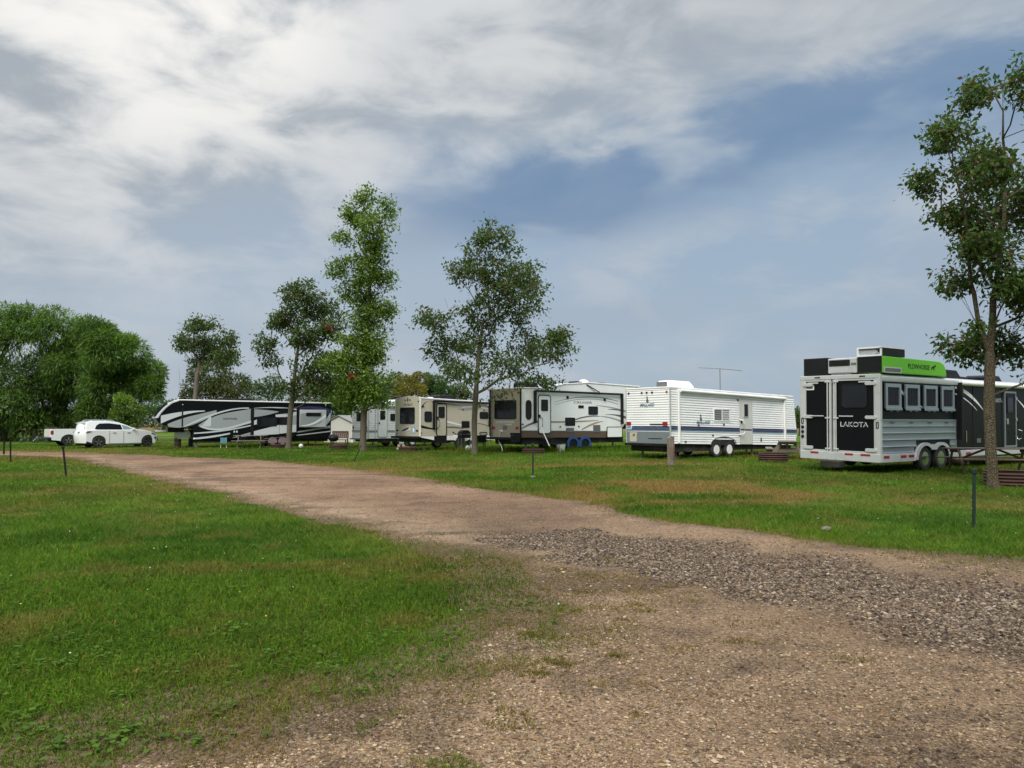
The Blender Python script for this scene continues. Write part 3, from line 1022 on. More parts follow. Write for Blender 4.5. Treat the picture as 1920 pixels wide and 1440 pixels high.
# ------------------------------------------------------------------ horse trailer
def horse_trailer():
    loc, rz = frame_at(11.54, 23.5, 56)
    t = thing('horse_trailer', 'black and silver horse trailer with a lime green pod on its roof', 'horse trailer', loc, rz)
    t.rotation_euler = (R(1.0), 0, rz)
    W, L, ZB, ZT = 2.80, 12.6, .36, 2.92
    MB().box(.06, L, .03, W, .62, ZT).build('body', black, t, bevel=.02)
    MB().box(.10, L - .1, .10, W - .1, .34, .62).build('chassis', under, t)
    # silver planks below the stall windows, each its own extrusion
    z = .60
    hs = [.20, .215, .215, .215, .215]
    for i, h in enumerate(hs):
        prof = [(0.032, z), (-.016, z + .004), (-.030, z + .016), (-.030, z + .030), (-.010, z + .048), (-.004, z + h * .55), (-.012, z + h - .004), (.032, z + h - .001)]
        if i < 2:
            x1 = (1.98, 2.12)[i]
            MB().prism(prof, .06, x1, 'rear').build('plank', alu, t, smooth=True)
            MB().prism(prof, (4.42, 4.36)[i], 4.70, 'rear').build('plank', alu, t, smooth=True)
        else:
            MB().prism(prof, .06, 4.70, 'rear').build('plank', alu, t, smooth=True)
        z += h
    MB().box(4.70, 4.76, -.03, .03, .62, 1.70).box(.0, 4.76, -.035, .03, 1.66, 1.70).build('plank_trim', alu, t)
    # roof rail rounding over into the roof
    MB().prism([(-.02, 2.90), (-.035, 2.96), (-.03, 3.06), (.03, 3.12), (.12, 3.14), (W - .1, 3.14), (W - .0, 3.08), (W + .02, 2.94), (W, 2.90)], .02, L + .02, 'rear').build('roof', alu_pale, t, bevel=.012, smooth=True)
    # lower rail with red and white reflective tape
    MB().box(.02, 2.06, -.04, .06, .335, .60).build('lower_rail', alu_pale, t, bevel=.012)
    MB().box(4.40, L, -.04, .06, .40, .62).build('lower_rail', alu_pale, t, bevel=.012)
    for a, b in ((.13, .45), (1.12, 1.46), (1.60, 1.92), (5.4, 5.75), (7.0, 7.35), (10.2, 10.6)):
        MB().box(a, b, -.046, -.03, .46, .545).build('reflector', red, t)
    # fender over the two axles
    out = arc(2.68, .37, .68, .56, 180, 62, 10) + arc(3.72, .37, .68, .56, 118, 0, 10)
    inn = arc(2.68, .37, .50, .46, 180, 44, 10) + arc(3.72, .37, .50, .46, 136, 0, 10)
    b = MB()
    n = len(out)
    for i in range(n - 1):
        q = [out[i], out[i + 1], inn[i + 1], inn[i]]
        b.prism(q, -.06, -.035)
        b.prism([out[i], out[i + 1], (out[i + 1][0], out[i + 1][1] - .02), (out[i][0], out[i][1] - .02)], -.034, .10)
    b.build('fender', alu_pale, t)
    for wx in (2.68, 3.72):
        wheel(t, wx, -.02, .395, .25, 'steel', chrome)
        wheel(t, wx, W - .25, .395, .25, 'steel', chrome)
    # drop-down stall windows
    for a, c in ((.27, 1.18), (1.43, 2.32), (2.60, 3.47), (3.75, 4.62)):
        wdw = window(t, a, c, 2.03, 2.84, .03, fm=alu, fw=.115, depth=.05)
        MB().box(a - .02, c + .02, -.075, -.051, 1.985, 2.075).build('sill_bar', alu, wdw, bevel=.01)
        for k in (.3, .7):
            MB().box(a + (c - a) * k - .05, a + (c - a) * k + .05, -.08, -.052, 1.95, 1.984).build('latch', steel, wdw)
        b = MB()
        for k in range(1, 5):
            xx = a + .12 + (c - a - .24) * k / 5
            b.tube([(xx, -.03, 2.14), (xx, -.03, 2.73)], .008, 5)
        b.build('grille_bar', satin, wdw)
    for k in (.62, 1.78, 2.95, 4.05):
        MB().prism([(k, 1.62), (k + .16, 1.62), (k + .10, 1.56), (k + .02, 1.56)], -.06, -.036).build('hasp', steel, t)
    # white swooshes over the black stall wall and the living quarters
    graphic(t, pale, [(.62, 2.52), (1.3, 2.55), (1.75, 2.25)], [(.62, 2.56), (1.3, 2.66), (1.75, 2.28)], 0, base=.03)
    graphic(t, pale, [(2.2, 2.22), (2.75, 2.02)], [(2.2, 2.30), (2.75, 2.05)], 0, base=.03)
    for lo, hi in (([(4.5, 2.84), (5.6, 2.60), (6.88, 2.04)], [(4.5, 2.86), (5.6, 2.74), (6.88, 2.06)]), ([(4.6, 2.62), (5.4, 2.45), (6.4, 2.03)], [(4.6, 2.64), (5.4, 2.49), (6.4, 2.05)]),
                   ([(9.7, 2.45), (10.5, 2.0), (11.4, 1.4)], [(9.7, 2.48), (10.5, 2.08), (11.4, 1.42)])):
        graphic(t, white_al, lo, hi, 1, base=.03)
    # living quarters: seams, awning, door
    for xs in (4.78, 6.1, 7.45, 8.35):
        MB().box(xs - .012, xs + .012, .018, .032, .66, 2.88).build('panel_seam', satin, t)
    aw = MB().tube([(4.95, -.10, 2.98), (12.2, -.10, 2.98)], .085, 14).build('awning', white_al, t, smooth=True)
    MB().box(4.90, 5.02, -.16, .0, 1.0, 3.0).build('awning_arm', satin, aw, bevel=.01)
    MB().box(11.9, 12.02, -.16, .0, 1.0, 3.0).build('awning_arm', satin, aw, bevel=.01)
    d = MB().box(8.58, 9.40, .005, .034, .72, 2.70).build('door', black, t)
    MB().ring([(8.50, .66), (9.48, .66), (9.48, 2.78), (8.50, 2.78)], [(8.57, .73), (9.41, .73), (9.41, 2.71), (8.57, 2.71)], -.012, .032).build('door_frame', alu, d)
    window(d, 8.72, 9.28, 1.95, 2.58, .05, base=.004, name='door_window')
    MB().box(8.62, 8.74, -.05, .004, 1.52, 1.74).build('door_handle', chrome, d, bevel=.015)
    for hz in (.95, 1.65, 2.45):
        MB().box(9.40, 9.54, -.03, -.013, hz, hz + .12).build('hinge', chrome, d, bevel=.01)
    MB().tube([(9.62, -.02, .95), (9.66, -.10, 1.0), (9.66, -.12, 1.28), (9.60, -.02, 1.32)], .018, 8).build('grab_rail', chrome, t, smooth=True)
    for lv in range(6):
        MB().box(9.72, 10.32, .012, .034, 1.28 + lv * .09, 1.33 + lv * .09).build('louvre', satin, t)
    lettering('LAKOTA', 7.85, 8.40, 2.35, 2.50, .028, alu_pale, t, shear=.1)
    MB().box(6.35, 6.62, .0, .034, .86, 1.02).build('vent_plate', steel, t, bevel=.01)
    MB().box(5.55, 5.60, .01, .034, .9, 1.3).build('pull_handle', chrome, t)
    # rear: corner posts, header, sill
    for a, c in ((-.03, .15), (W - .17, W + .03)):
        MB().box(-.045, .10, a, c, .34, 3.10).build('corner_post', alu_pale, t, bevel=.02)
    MB().box(-.05, .08, -.02, W + .02, 3.00, 3.135).build('rear_header', alu_pale, t, bevel=.015)
    sill = MB().box(-.055, .08, -.02, W + .02, .33, .60).build('rear_sill', alu_pale, t, bevel=.015)
    for a, c in ((.30, .62), (.88, 1.16), (2.12, 2.42)):
        MB().box(-.062, -.05, a, c, .52, .585).build('reflector', red, sill)
    MB().box(-.3, .0, 1.2, 1.9, .12, .30).build('rear_step', under, t)
    # two rear doors with bars, hinges and handles
    for k, (a, c) in enumerate(((.15, 1.59), (1.66, W - .17))):
        dr = MB().box(-.010, .058, a + .03, c - .03, .62, 2.99).build('rear_door', black, t, bevel=.008)
        fw = .075
        ring_o = [(a, .60), (c, .60), (c, 3.0), (a, 3.0)]
        ring_i = [(a + (fw if k else .03), .66), (c - (.03 if k else fw), .66), (c - (.03 if k else fw), 2.94), (a + (fw if k else .03), 2.94)]
        MB().ring(ring_o, ring_i, -.035, .05, 'rear').build('door_frame', alu_pale, dr, bevel=.006)
        bx = a + .12 if k else c - .12
        bar = MB().tube([(-.055, bx, .36), (-.055, bx, 3.08)], .021, 8).build('latch_bar', alu_pale, dr, smooth=True)
        for zz in (.70, 1.72, 2.92):
            MB().box(-.078, -.036, bx - .085, bx + .085, zz - .025, zz + .025).build('bar_clamp', alu_pale, bar, bevel=.008)
        hy = (bx + .12, bx + .62) if k else (bx - .62, bx - .12)
        MB().box(-.10, -.07, hy[0], hy[1], 1.765, 1.80).build('handle', alu_pale, bar, bevel=.008)
        hx = c - .05 if k else a + .05
        for zz in (.66, 1.70, 2.78):
            s = -1 if k else 1
            lo, hi = sorted((hx - s * .12, hx + s * .26))
            MB().prism(rrect(lo, hi, zz, zz + .11, .045), -.075, -.036, 'rear').build('hinge', alu_pale, dr, bevel=.008)
        if not k:
            window(dr, .40, 1.30, 2.06, 2.84, .12, 'rear', base=-.010, fw=.03)
            lettering('LAKOTA', 1.34, .38, 1.44, 1.60, -.011, pale, dr, 'rear', bold=.01)
            lettering('LAKOTA', 1.30, .42, 1.475, 1.565, -.0145, black, dr, 'rear')
        else:
            pl = MB().prism(rrect(2.30, 2.62, 2.66, 2.86, .02), -.022, -.008, 'rear').build('licence_plate', white, dr)
            MB().box(-.0245, -.0215, 2.31, 2.61, 2.80, 2.85).build('plate_band', plate_blue, pl)
            MB().box(-.0245, -.0215, 2.34, 2.58, 2.70, 2.77).build('plate_number', steel, pl)
        MB().box(-.07, -.036, (a + .12, 2.12)[k], (a + .52, 2.50)[k], 2.87, 2.915).build('door_top_plate', alu_pale, dr)
    for zz in (1.40, 1.24, 1.08):
        MB().lathe([(.0, -.03), (.055, -.026), (.055, .0)], (-.045, W - .08, zz), 'x', 16).build('tail_light', satin, t)
    for yy in (.06, W - .07):
        MB().ring(rrect(yy - .045, yy + .045, 1.50 if yy > 1 else 1.40, 1.72 if yy > 1 else 1.62, .045), rrect(yy - .02, yy + .02, 1.53 if yy > 1 else 1.43, 1.69 if yy > 1 else 1.59, .02), -.056, -.04, 'rear').build('tail_light_ring', satin, t)
    for yy in (.45, 2.05):
        MB().box(-.062, -.045, yy, yy + .2, 3.055, 3.09).build('marker_light', satin, t)
    # on the roof
    MB().box(.05, 1.1, 1.88, 2.74, 3.15, 3.74).build('roof_box', satin, t, bevel=.015)
    ac = MB().box(.10, 1.2, .82, 1.86, 3.20, 3.70).build('air_conditioner', alu_pale, t, bevel=.03)
    MB().prism(rrect(1.06, 1.80, 3.44, 3.64, .03), .085, .12, 'rear').build('grille', satin, ac)
    MB().box(.088, .115, .84, 1.02, 3.46, 3.53).build('badge', steel, ac)
    MB().box(.05, .9, 1.0, 1.7, 3.13, 3.21).build('roof_mount', steel, t)
    pod = MB().prism([(.06, 3.17), (4.08, 3.17), (4.08, 3.28), (4.02, 3.46), (3.88, 3.60), (3.6, 3.68), (.06, 3.70)], -.05, .76).build('hay_pod', lime, t, bevel=.02)
    MB().box(.03, .058, -.045, .755, 3.18, 3.69).build('pod_end_panel', satin, pod)
    lettering('PLOWHORSE', 1.60, 2.95, 3.36, 3.52, -.051, satin, pod, bold=.012)
    hp = [(3.08, 3.36), (3.11, 3.36), (3.13, 3.43), (3.20, 3.43), (3.22, 3.36), (3.25, 3.36), (3.27, 3.45), (3.33, 3.50), (3.37, 3.48), (3.38, 3.51), (3.31, 3.55),
          (3.24, 3.50), (3.13, 3.49), (3.07, 3.44), (3.06, 3.39), (3.085, 3.42)]
    MB().prism(hp, -.055, -.049).build('horse_mark', satin, pod)
    vt = MB().box(.16, 1.18, -.058, -.049, 3.18, 3.36).build('pod_vent', alu_pale, pod)
    MB().box(.22, 1.12, -.063, -.0575, 3.215, 3.33).build('vent_mesh', steel, vt)
    cr = MB().box(.07, 1.42, -.04, .76, 3.71, 3.98).build('roof_crate', satin, t)
    MB().ring([(-.05, 3.70), (.77, 3.70), (.77, 4.0), (-.05, 4.0)], [(.0, 3.75), (.72, 3.75), (.72, 3.95), (.0, 3.95)], .02, .066, 'rear').build('crate_frame', white_al, cr)
    b = MB()
    for k in range(13):
        y0 = .02 + .055 * k
        b.tube([(.055, y0, 3.75), (.055, min(y0 + .2, .72), 3.75 + min(.2, .72 - y0))], .006, 4)
        b.tube([(.055, y0, 3.95), (.055, min(y0 + .2, .72), 3.95 - min(.2, .72 - y0))], .006, 4)
    b.build('wire_mesh', alu, cr)
    MB().box(-.02, 1.44, -.055, .0, 3.965, 4.0).build('crate_lid_edge', white_al, cr)
    roof_unit(t, 4.75, 6.3, .5, 1.5, 3.15, 3.50, satin)
    roof_unit(t, 6.6, 7.3, .7, 1.3, 3.15, 3.30, satin, 'roof_vent')
    roof_unit(t, 8.7, 9.8, .6, 1.5, 3.15, 3.42, satin, 'roof_vent')
    return t


# ------------------------------------------------------------------ white trailer with ribbed siding
def siding_trailer():
    loc, rz = frame_at(6.865, 32.5, 53)
    t = thing('travel_trailer', 'white travel trailer with ribbed siding and navy stripes', 'travel trailer', loc, rz)
    W = 2.58
    sl = -.0238
    zt = lambda x: 3.10 + sl * x
    zb = lambda x: .67 + sl * x
    nose = lambda z: 9.42 + (2.89 - z) / (2.89 - .95) * .27 if z > .95 else 9.69 - (.95 - z) * .4
    prof = [(.012, zb(0)), (9.50, zb(9.5)), (9.69, .95), (9.42, 2.89), (.012, zt(0))]
    MB().prism(prof, .014, W - .014).build('body', white_al, t)
    # ribbed siding, laps follow the slight nose-down stance; gap for the wheel arch and the door
    b = MB()
    h = .108
    k = 0
    while True:
        z0 = .67 + k * h
        if z0 > 3.05:
            break
        z1 = min(z0 + h, 3.10)
        segs = [(0, nose(z0 + sl * 9) - .02)]
        if z0 < .86:
            half = .93 * math.sqrt(max(0, 1 - ((z0 - .60) / .36) ** 2)) if z0 > .6 else .93
            segs = [(0, 3.68 - half), (3.68 + half, segs[0][1])]
        for xa, xb in segs:
            zz = [(xa, z0 + sl * xa), (xb, z0 + sl * xb), (xb, z1 + sl * xb), (xa, z1 + sl * xa)]
            zm = [(p[0], p[1] + .012) for p in zz[:2]]
            vs = [(zz[0][0], .014, zz[0][1]), (zz[1][0], .014, zz[1][1]), (zm[1][0], -.014, zm[1][1]), (zm[0][0], -.014, zm[0][1]),
                  (zz[2][0], .008, zz[2][1]), (zz[3][0], .008, zz[3][1])]
            b.add(vs, [(0, 1, 2, 3), (3, 2, 4, 5)])
        k += 1
    b.build('siding', white_al, t, fix=False)
    b = MB()
    k = 0
    while True:
        z0 = 1.30 + k * h
        if z0 > 3.05:
            break
        z1 = min(z0 + h, 3.10)
        b.add([(.014, W, z0), (.014, 0, z0), (-.014, 0, z0 + .012), (-.014, W, z0 + .012), (.008, 0, z1), (.008, W, z1)], [(0, 1, 2, 3), (3, 2, 4, 5)])
        k += 1
    b.build('rear_siding', white_al, t, fix=False)
    MB().box(-.016, .03, -.006, W + .006, .66, 1.28).build('rear_panel', alu, t)
    MB().prism([(-.02, 3.10), (9.43, 2.87), (9.38, 2.95), (-.02, 3.17)], -.025, W + .025).build('roof', white_al, t, bevel=.02)
    for y in (-.022, W + .022):
        MB().box(-.025, .035, y - .02, y + .02, .66, 3.12).build('corner_trim', alu_pale, t)
    MB().box(.15, 9.3, .12, W - .12, .30, .64).build('chassis', under, t)
    # stripes
    for a, c, m, ly in ((1.46, 1.385, navy, 0), (1.365, 1.315, navy, 0), (1.30, 1.255, teal, 0), (1.24, 1.205, pale, 0)):
        MB().prism([(.02, c), (9.64, c - .222), (9.66, a - .222), (.02, a)], -.0185, -.004).build('stripe', m, t)
        MB().box(-.0185, -.004, .02, W - .06 if a < 1.40 else 2.24, c - .02, a - .02).build('stripe', m, t)
    # wheels in a trimmed arch
    pr = arc(3.68, .60, .93, .33, 0, 180, 18)
    MB().prism(pr + [(2.75, .54), (4.61, .54)], -.003, .30).build('wheel_arch', under, t)
    o = arc(3.68, .60, .97, .37, 0, 180, 18)
    b = MB()
    for i in range(18):
        b.prism([o[i], o[i + 1], pr[i + 1], pr[i]], -.03, -.002)
    b.build('arch_trim', alu_pale, t)
    for wx in (3.17, 4.12):
        wheel(t, wx, -.01, .355, .21, 'steel', white_al)
        wheel(t, wx, W - .2, .355, .21, 'steel', white_al)
    # window, door
    w = window(t, 2.97, 4.19, 1.64, 2.24, .05, fm=white_al, gm=blind, fw=.05, depth=.03)
    MB().box(3.56, 3.60, -.034, -.009, 1.68, 2.20).build('window_mullion', white_al, w)
    MB().box(3.03, 3.56, -.0125, -.009, 1.70, 2.19).build('screen', steel, w)
    d = MB().prism([(4.90, .57), (5.87, .55), (5.87, 2.66), (4.90, 2.68)], -.030, .01).build('door', mat('door_cream', (.60, .595, .55), .45, var=.04, dirt=.1), t, bevel=.01)
    for q in ([(4.89, .56), (4.93, .56), (4.93, 2.68), (4.89, 2.68)], [(5.84, .54), (5.88, .54), (5.88, 2.66), (5.84, 2.66)]):
        MB().prism(q, -.036, -.029).build('door_frame', alu_pale, d)
    window(d, 5.20, 5.57, 1.84, 2.50, .03, base=-.030, fm=alu_pale, name='door_window')
    MB().prism([(4.95, 1.30), (5.83, 1.27), (5.83, 1.20), (4.95, 1.23)], -.033, -.028).build('door_stripe', navy, d)
    MB().box(4.97, 5.05, -.075, -.03, 1.55, 1.68).build('door_handle', satin, d, bevel=.01)
    MB().tube([(4.86, -.02, 1.72), (4.98, -.16, 1.70), (5.05, -.18, 1.55), (5.07, -.19, 1.18), (5.0, -.16, 1.05), (4.82, -.03, 1.02)], .024, 8).build('grab_rail', white_al, t, smooth=True)
    for x, z in ((1.9, 1.48), (2.9, 1.02), (4.78, 2.66), (3.7, 1.5), (1.0, .75)):
        lamp_dot(t, x, z, 'side', -.012, satin, .05)
    MB().box(6.55, 6.63, -.02, .0, .66, .86).build('vent_cap', satin, t)
    # awning folded on the side, roof items
    a = MB().tube([(.60, -.10, 3.00), (8.55, -.10, 2.79)], .068, 12).build('awning', white_al, t, smooth=True)
    for ax, zb_, ztp in ((.53, .70, 3.03), (8.53, .55, 2.82)):
        MB().box(ax - .045, ax + .045, -.11, -.016, zb_, ztp).build('awning_arm', white_al, a, bevel=.012)
    ac = roof_unit(t, .75, 2.60, .75, 1.45, 3.14, 3.50, white_al)
    MB().box(.72, .745, .80, 1.40, 3.22, 3.44).build('coil', steel, ac)
    an = MB().box(4.75, 5.15, 1.0, 1.3, 3.03, 3.09).tube([(5.0, 1.15, 3.05), (5.0, 1.15, 4.22)], .022, 8).build('roof_antenna', steel, t)
    MB().tube([(4.1, 1.75, 4.27), (5.0, 1.15, 4.22), (5.95, .55, 4.13)], .022, 6).tube([(5.0, 1.0, 4.20), (5.0, 1.3, 4.24)], .02, 6).build('antenna_arm', steel, an)
    # rear: lamps, plate, hatch, badge
    for y0, y1 in ((2.30, 2.56), (.12, .38)):
        MB().box(-.06, -.012, y0, y1, 1.47, 1.62).build('tail_light', red, t, bevel=.01)
    MB().box(-.03, -.012, .42, 1.15, 1.50, 1.545).build('rear_hose_rail', satin, t)
    pl = MB().box(-.03, -.0165, 2.27, 2.56, 1.29, 1.46).build('licence_plate', white, t)
    MB().box(-.032, -.029, 2.29, 2.54, 1.32, 1.43).build('plate_number', plate_blue, pl)
    ht = MB().prism(rrect(1.95, 2.38, .73, 1.15, .03), -.035, -.014, 'rear').build('service_hatch', cream, t)
    MB().box(-.042, -.034, 2.06, 2.18, .98, 1.08).build('hatch_lock', steel, ht)
    MB().box(-.022, -.015, .45, 1.25, .86, .90).build('panel_slot', satin, t)
    for y in (2.44, 1.62, 1.32, 1.0, .15):
        lamp_dot(t, y, 2.94, 'rear', -.014, satin if y not in (.15,) else red, .05)
    MB().box(-.14, .05, -.02, W + .02, .56, .67).build('bumper', satin, t, bevel=.01)
    duck = [(0, 0), (.10, -.02), (.16, .03), (.13, .12), (.09, .17), (.10, .25), (.07, .31), (.02, .32), (-.03, .29), (.015, .26), (.01, .17), (-.03, .08)]
    for plane, (u, z, s), off in (('rear', (1.34, 2.50, -.8), -.016), ('side', (2.02, 1.69, .8), -.016)):
        MB().prism([(u + p[0] * s, z + p[1] * .85) for p in duck], off - .004, off + .006, plane).build('bird_badge', steel, t)
    lettering('MALLARD', 1.73, .88, 2.31, 2.46, -.016, teal, t, 'rear', shear=.25, bold=.015)
    lettering('MALLARD', 1.77, 2.71, 1.53, 1.67, -.016, teal, t, 'side', shear=.25, bold=.015)
    # drawbar, gas bottle, jack
    MB().tube([(9.3, .5, .46), (10.9, W / 2, .46)], .06, 6).tube([(9.3, W - .5, .46), (10.9, W / 2, .46)], .06, 6).build('drawbar', satin, t)
    for y in (.95, 1.4):
        MB().lathe([(.0, .45), (.14, .48), (.16, .56), (.16, .86), (.10, .95), (.04, .97), (.0, .98)], (10.0, y, 0), 'z', 16).build('gas_bottle', white_al, t, smooth=True)
    MB().tube([(10.55, W / 2, .05), (10.55, W / 2, 1.1)], .035, 8).box(10.43, 10.67, W / 2 - .12, W / 2 + .12, 0, .05).build('tongue_jack', steel, t)
    stand(t, ((.7, .3), (.7, W - .3), (8.6, .3), (8.6, W - .3), (6.2, .25)), .50)
    return t


# ------------------------------------------------------------------ white fifth wheel with taupe rear wall
def cruiser_fifth_wheel():
    loc, rz = frame_at(.465, 39.5, 49.5)
    t = thing('fifth_wheel_trailer', 'white fifth wheel trailer with taupe rear wall and blue wheel covers', 'fifth wheel', loc, rz)
    W = 2.52
    prof = [(.01, 1.16), (7.9, 1.06), (8.3, 1.5), (10.2, 1.6), (10.45, 2.3), (10.2, 3.2), (9.7, 3.74), (5.2, 3.84), (3.3, 3.70), (1.9, 3.42), (.01, 3.40)]
    MB().prism(prof, 0, W).build('body', white, t, bevel=.03)
    MB().prism([(.01, .80), (8.0, .70), (8.0, 1.06), (.01, 1.16)], .004, W - .004).build('skirt', brown, t)
    MB().box(.2, 8.3, .15, W - .15, .42, .78).build('chassis', under, t)
    MB().prism([(-.03, 3.40), (1.9, 3.42), (3.3, 3.70), (5.2, 3.84), (9.7, 3.75), (9.7, 3.83), (5.2, 3.92), (3.3, 3.78), (1.85, 3.49), (-.03, 3.47)], -.03, W + .03).build('roof', white_al, t, bevel=.02)
    # rear wall
    rw = MB().box(-.025, .012, 0, W, .80, 3.40).build('rear_wall', taupe, t, bevel=.01)
    MB().box(-.04, .02, -.035, .035, .80, 3.42).build('corner_trim', satin, t)
    MB().box(-.04, .02, W - .03, W + .03, .80, 3.42).build('corner_trim', satin, t)
    w = window(t, .33, 2.16, 1.78, 2.80, .10, 'rear', base=-.025, fw=.05)
    MB().box(-.040, -.034, .38, 2.11, 2.42, 2.46).box(-.040, -.034, 1.23, 1.27, 1.83, 2.42).build('window_mullion', satin, w)
    lettering('CRUISER', 2.01, .50, 1.56, 1.68, -.026, pale, t, 'rear', bold=.012)
    lettering('AIRE', 1.20, .72, 1.46, 1.52, -.026, white, t, 'rear', bold=.012)
    MB().box(-.035, -.024, 1.10, 1.44, 1.21, 1.43).build('outlet_cover', steel, t)
    for y in (.15, 2.12):
        MB().box(-.055, -.024, y, y + .22, 1.24, 1.38).build('tail_light', red, t, bevel=.01)
    for y in (.4, 1.1, 1.26, 1.42, 2.1):
        lamp_dot(t, y, 3.30, 'rear', -.025, amber, .03)
    MB().box(-.30, -.02, -.02, W + .02, .68, .80).build('bumper', satin, t, bevel=.01)
    MB().box(-.32, -.06, .02, .52, .93, 1.05).box(-.30, -.05, .0, .5, .55, .92).build('bumper_box', satin, t, bevel=.02)
    b = MB()
    for y in (2.27, 2.48):
        b.tube([(-.12, y, .85), (-.12, y, 3.46), (.10, y, 3.52)], .02, 7)
    for i in range(9):
        b.tube([(-.12, 2.27, 1.0 + i * .29), (-.12, 2.48, 1.0 + i * .29)], .016, 6)
    b.build('ladder', satin, t)
    MB().tube([(-.07, 1.62, 1.15), (-.08, 1.66, .75), (-.10, 1.75, .62), (-.16, 1.40, .30), (-.22, 1.25, .10), (-.25, 1.30, .01)], .022, 7).build('power_cable', white_al, t, smooth=True)
    MB().tube([(-.07, 1.65, 1.16), (-.10, 1.45, 1.16), (-.10, 1.40, 1.08)], .03, 7).build('cable_plug', white_al, t)
    # near side
    window(t, .34, .75, 1.74, 2.80, .20)
    d = door(t, 1.27, 2.13, 1.02, 3.05, white, (2.22, 2.84), trim=satin, rr=.13)
    MB().box(1.24, 1.36, -.075, -.02, 1.88, 2.02).build('door_handle', satin, d, bevel=.01)
    MB().tube([(1.30, -.02, 1.90), (1.46, -.12, 1.84), (1.46, -.12, 1.40), (1.36, -.02, 1.30)], .018, 7).build('grab_rail', satin, t, smooth=True)
    MB().box(1.25, 2.15, -.35, .0, .66, .74).box(1.25, 2.15, -.62, -.33, .40, .46).build('entry_step', satin, t)
    aw = MB().tube([(.98, -.11, 3.30), (8.0, -.11, 3.27)], .062, 12).build('awning', satin, t, smooth=True)
    for ax, zb in ((.96, 1.56), (7.97, 1.50)):
        MB().box(ax - .06, ax + .06, -.15, -.003, zb, 3.31).build('awning_arm', satin, aw, bevel=.01)
    MB().tube([(5.0, -.02, 3.76), (6.0, -.10, 3.34)], .03, 6).build('awning_strut', satin, aw)
    lettering('CRUISER', 3.96, 5.46, 2.67, 2.79, -.001, steel, t, bold=.012)
    window(t, 4.33, 4.75, 2.41, 2.57, .02)
    window(t, 5.14, 5.93, 2.04, 2.52, .07)
    window(t, 3.28, 4.05, 1.41, 1.87, .06, fw=.06)
    MB().box(3.34, 3.96, -.02, .003, 1.05, 1.30).build('furnace_vent', steel, t)
    MB().box(5.54, 6.12, -.02, .003, 1.03, 1.45).build('water_heater_door', steel, t)
    for a, c in ((6.72, 8.0), (8.05, 8.28)):
        if c < 8.2:
            hd = MB().prism(rrect(a, c, .74, 1.31, .05), -.03, .001).build('baggage_door', white, t, bevel=.008)
            MB().ring(rrect(a - .04, c + .04, .70, 1.35, .07), rrect(a + .003, c - .003, .743, 1.307, .05), -.034, .001).build('door_trim', satin, hd)
    for x, z in ((2.9, 1.36), (4.35, 1.38), (1.25, 1.2), (.12, 1.5)):
        lamp_dot(t, x, z, 'side', 0, satin, .05)
    for x, z in ((3.45, 3.0), (6.5, 2.93)):
        MB().lathe([(0, -.09), (.07, -.07), (.08, 0)], (x, 0, z), 'y', 12).build('porch_light', satin, t)
    G_ = (([(2.44, 2.70), (4.8, 3.02), (7.73, 2.83)], [(2.44, 2.715), (4.8, 3.07), (7.73, 2.86)], steel),
          ([(2.5, 2.55), (4.8, 2.92), (7.7, 2.66)], [(2.5, 2.57), (4.8, 2.955), (7.7, 2.70)], grey),
          ([(1.0, 1.62), (3.2, 1.58), (6.0, 1.72)], [(1.0, 1.66), (3.2, 1.68), (6.0, 1.74)], gold),
          ([(3.2, 1.45), (4.2, 1.75), (6.1, 1.93)], [(3.2, 1.47), (4.2, 1.82), (6.1, 1.965)], steel),
          ([(4.6, 1.15), (5.6, 1.48), (6.4, 1.66)], [(4.6, 1.22), (5.6, 1.58), (6.4, 1.68)], gold),
          ([(.05, 1.25), (1.2, 1.60), (1.9, 1.74)], [(.05, 1.30), (1.2, 1.70), (1.9, 1.76)], steel),
          ([(6.0, 1.95), (7.4, 1.75), (8.25, 1.52)], [(6.0, 1.97), (7.4, 1.85), (8.25, 1.62)], grey),
          ([(6.6, 2.05), (7.6, 1.98), (8.4, 1.80)], [(6.6, 2.07), (7.6, 2.07), (8.4, 1.98)], steel),
          ([(5.8, 2.58), (7.2, 2.44), (8.4, 2.24)], [(5.8, 2.60), (7.2, 2.50), (8.4, 2.31)], grey),
          ([(6.8, 2.36), (7.6, 2.31), (8.4, 2.22)], [(6.8, 2.38), (7.6, 2.38), (8.4, 2.23)], steel))
    for i, (lo, hi, m) in enumerate(G_):
        graphic(t, m, lo, hi, i % 3)
    for wx in (3.88, 4.84):
        wheel(t, wx, .02, .38, .22)
        wheel(t, wx, W - .24, .38, .22)
        oo, ii_ = arc(wx, .38, .47, .44, -22, 202, 22), arc(wx, .38, .33, .30, -22, 202, 22)
        cb = MB()
        for q in range(22):
            cb.prism([oo[q], oo[q + 1], ii_[q + 1], ii_[q]], -.06, .012)
        cv = cb.build('wheel_cover', blue, t)
        MB().prism(arc(wx, .38, .325, .295, 0, 345, 22), -.02, .012).build('cover_face', satin, cv)
    roof_unit(t, .9, 2.1, .8, 1.7, 3.45, 3.85, satin)
    MB().lathe([(.32, 0), (.32, .10), (.25, .22), (.12, .28), (0, .29)], (6.0, 1.2, 3.86), 'z', 18).build('satellite_dome', white, t, smooth=True)
    for x in (4.9, 6.9):
        roof_unit(t, x, x + .7, .8, 1.4, 3.86, 4.0, satin, 'roof_vent')
    MB().tube([(1.16, -.30, 1.35), (1.36, -.75, .35)], .03, 8).build('awning_rod', white_al, t)
    stand(t, ((.6, .3), (.6, W - .3), (7.6, .35), (7.6, W - .35)), .75)
    MB().box(8.5, 9.9, .9, 1.6, 1.2, 1.55).build('pin_box', satin, t)
    return t


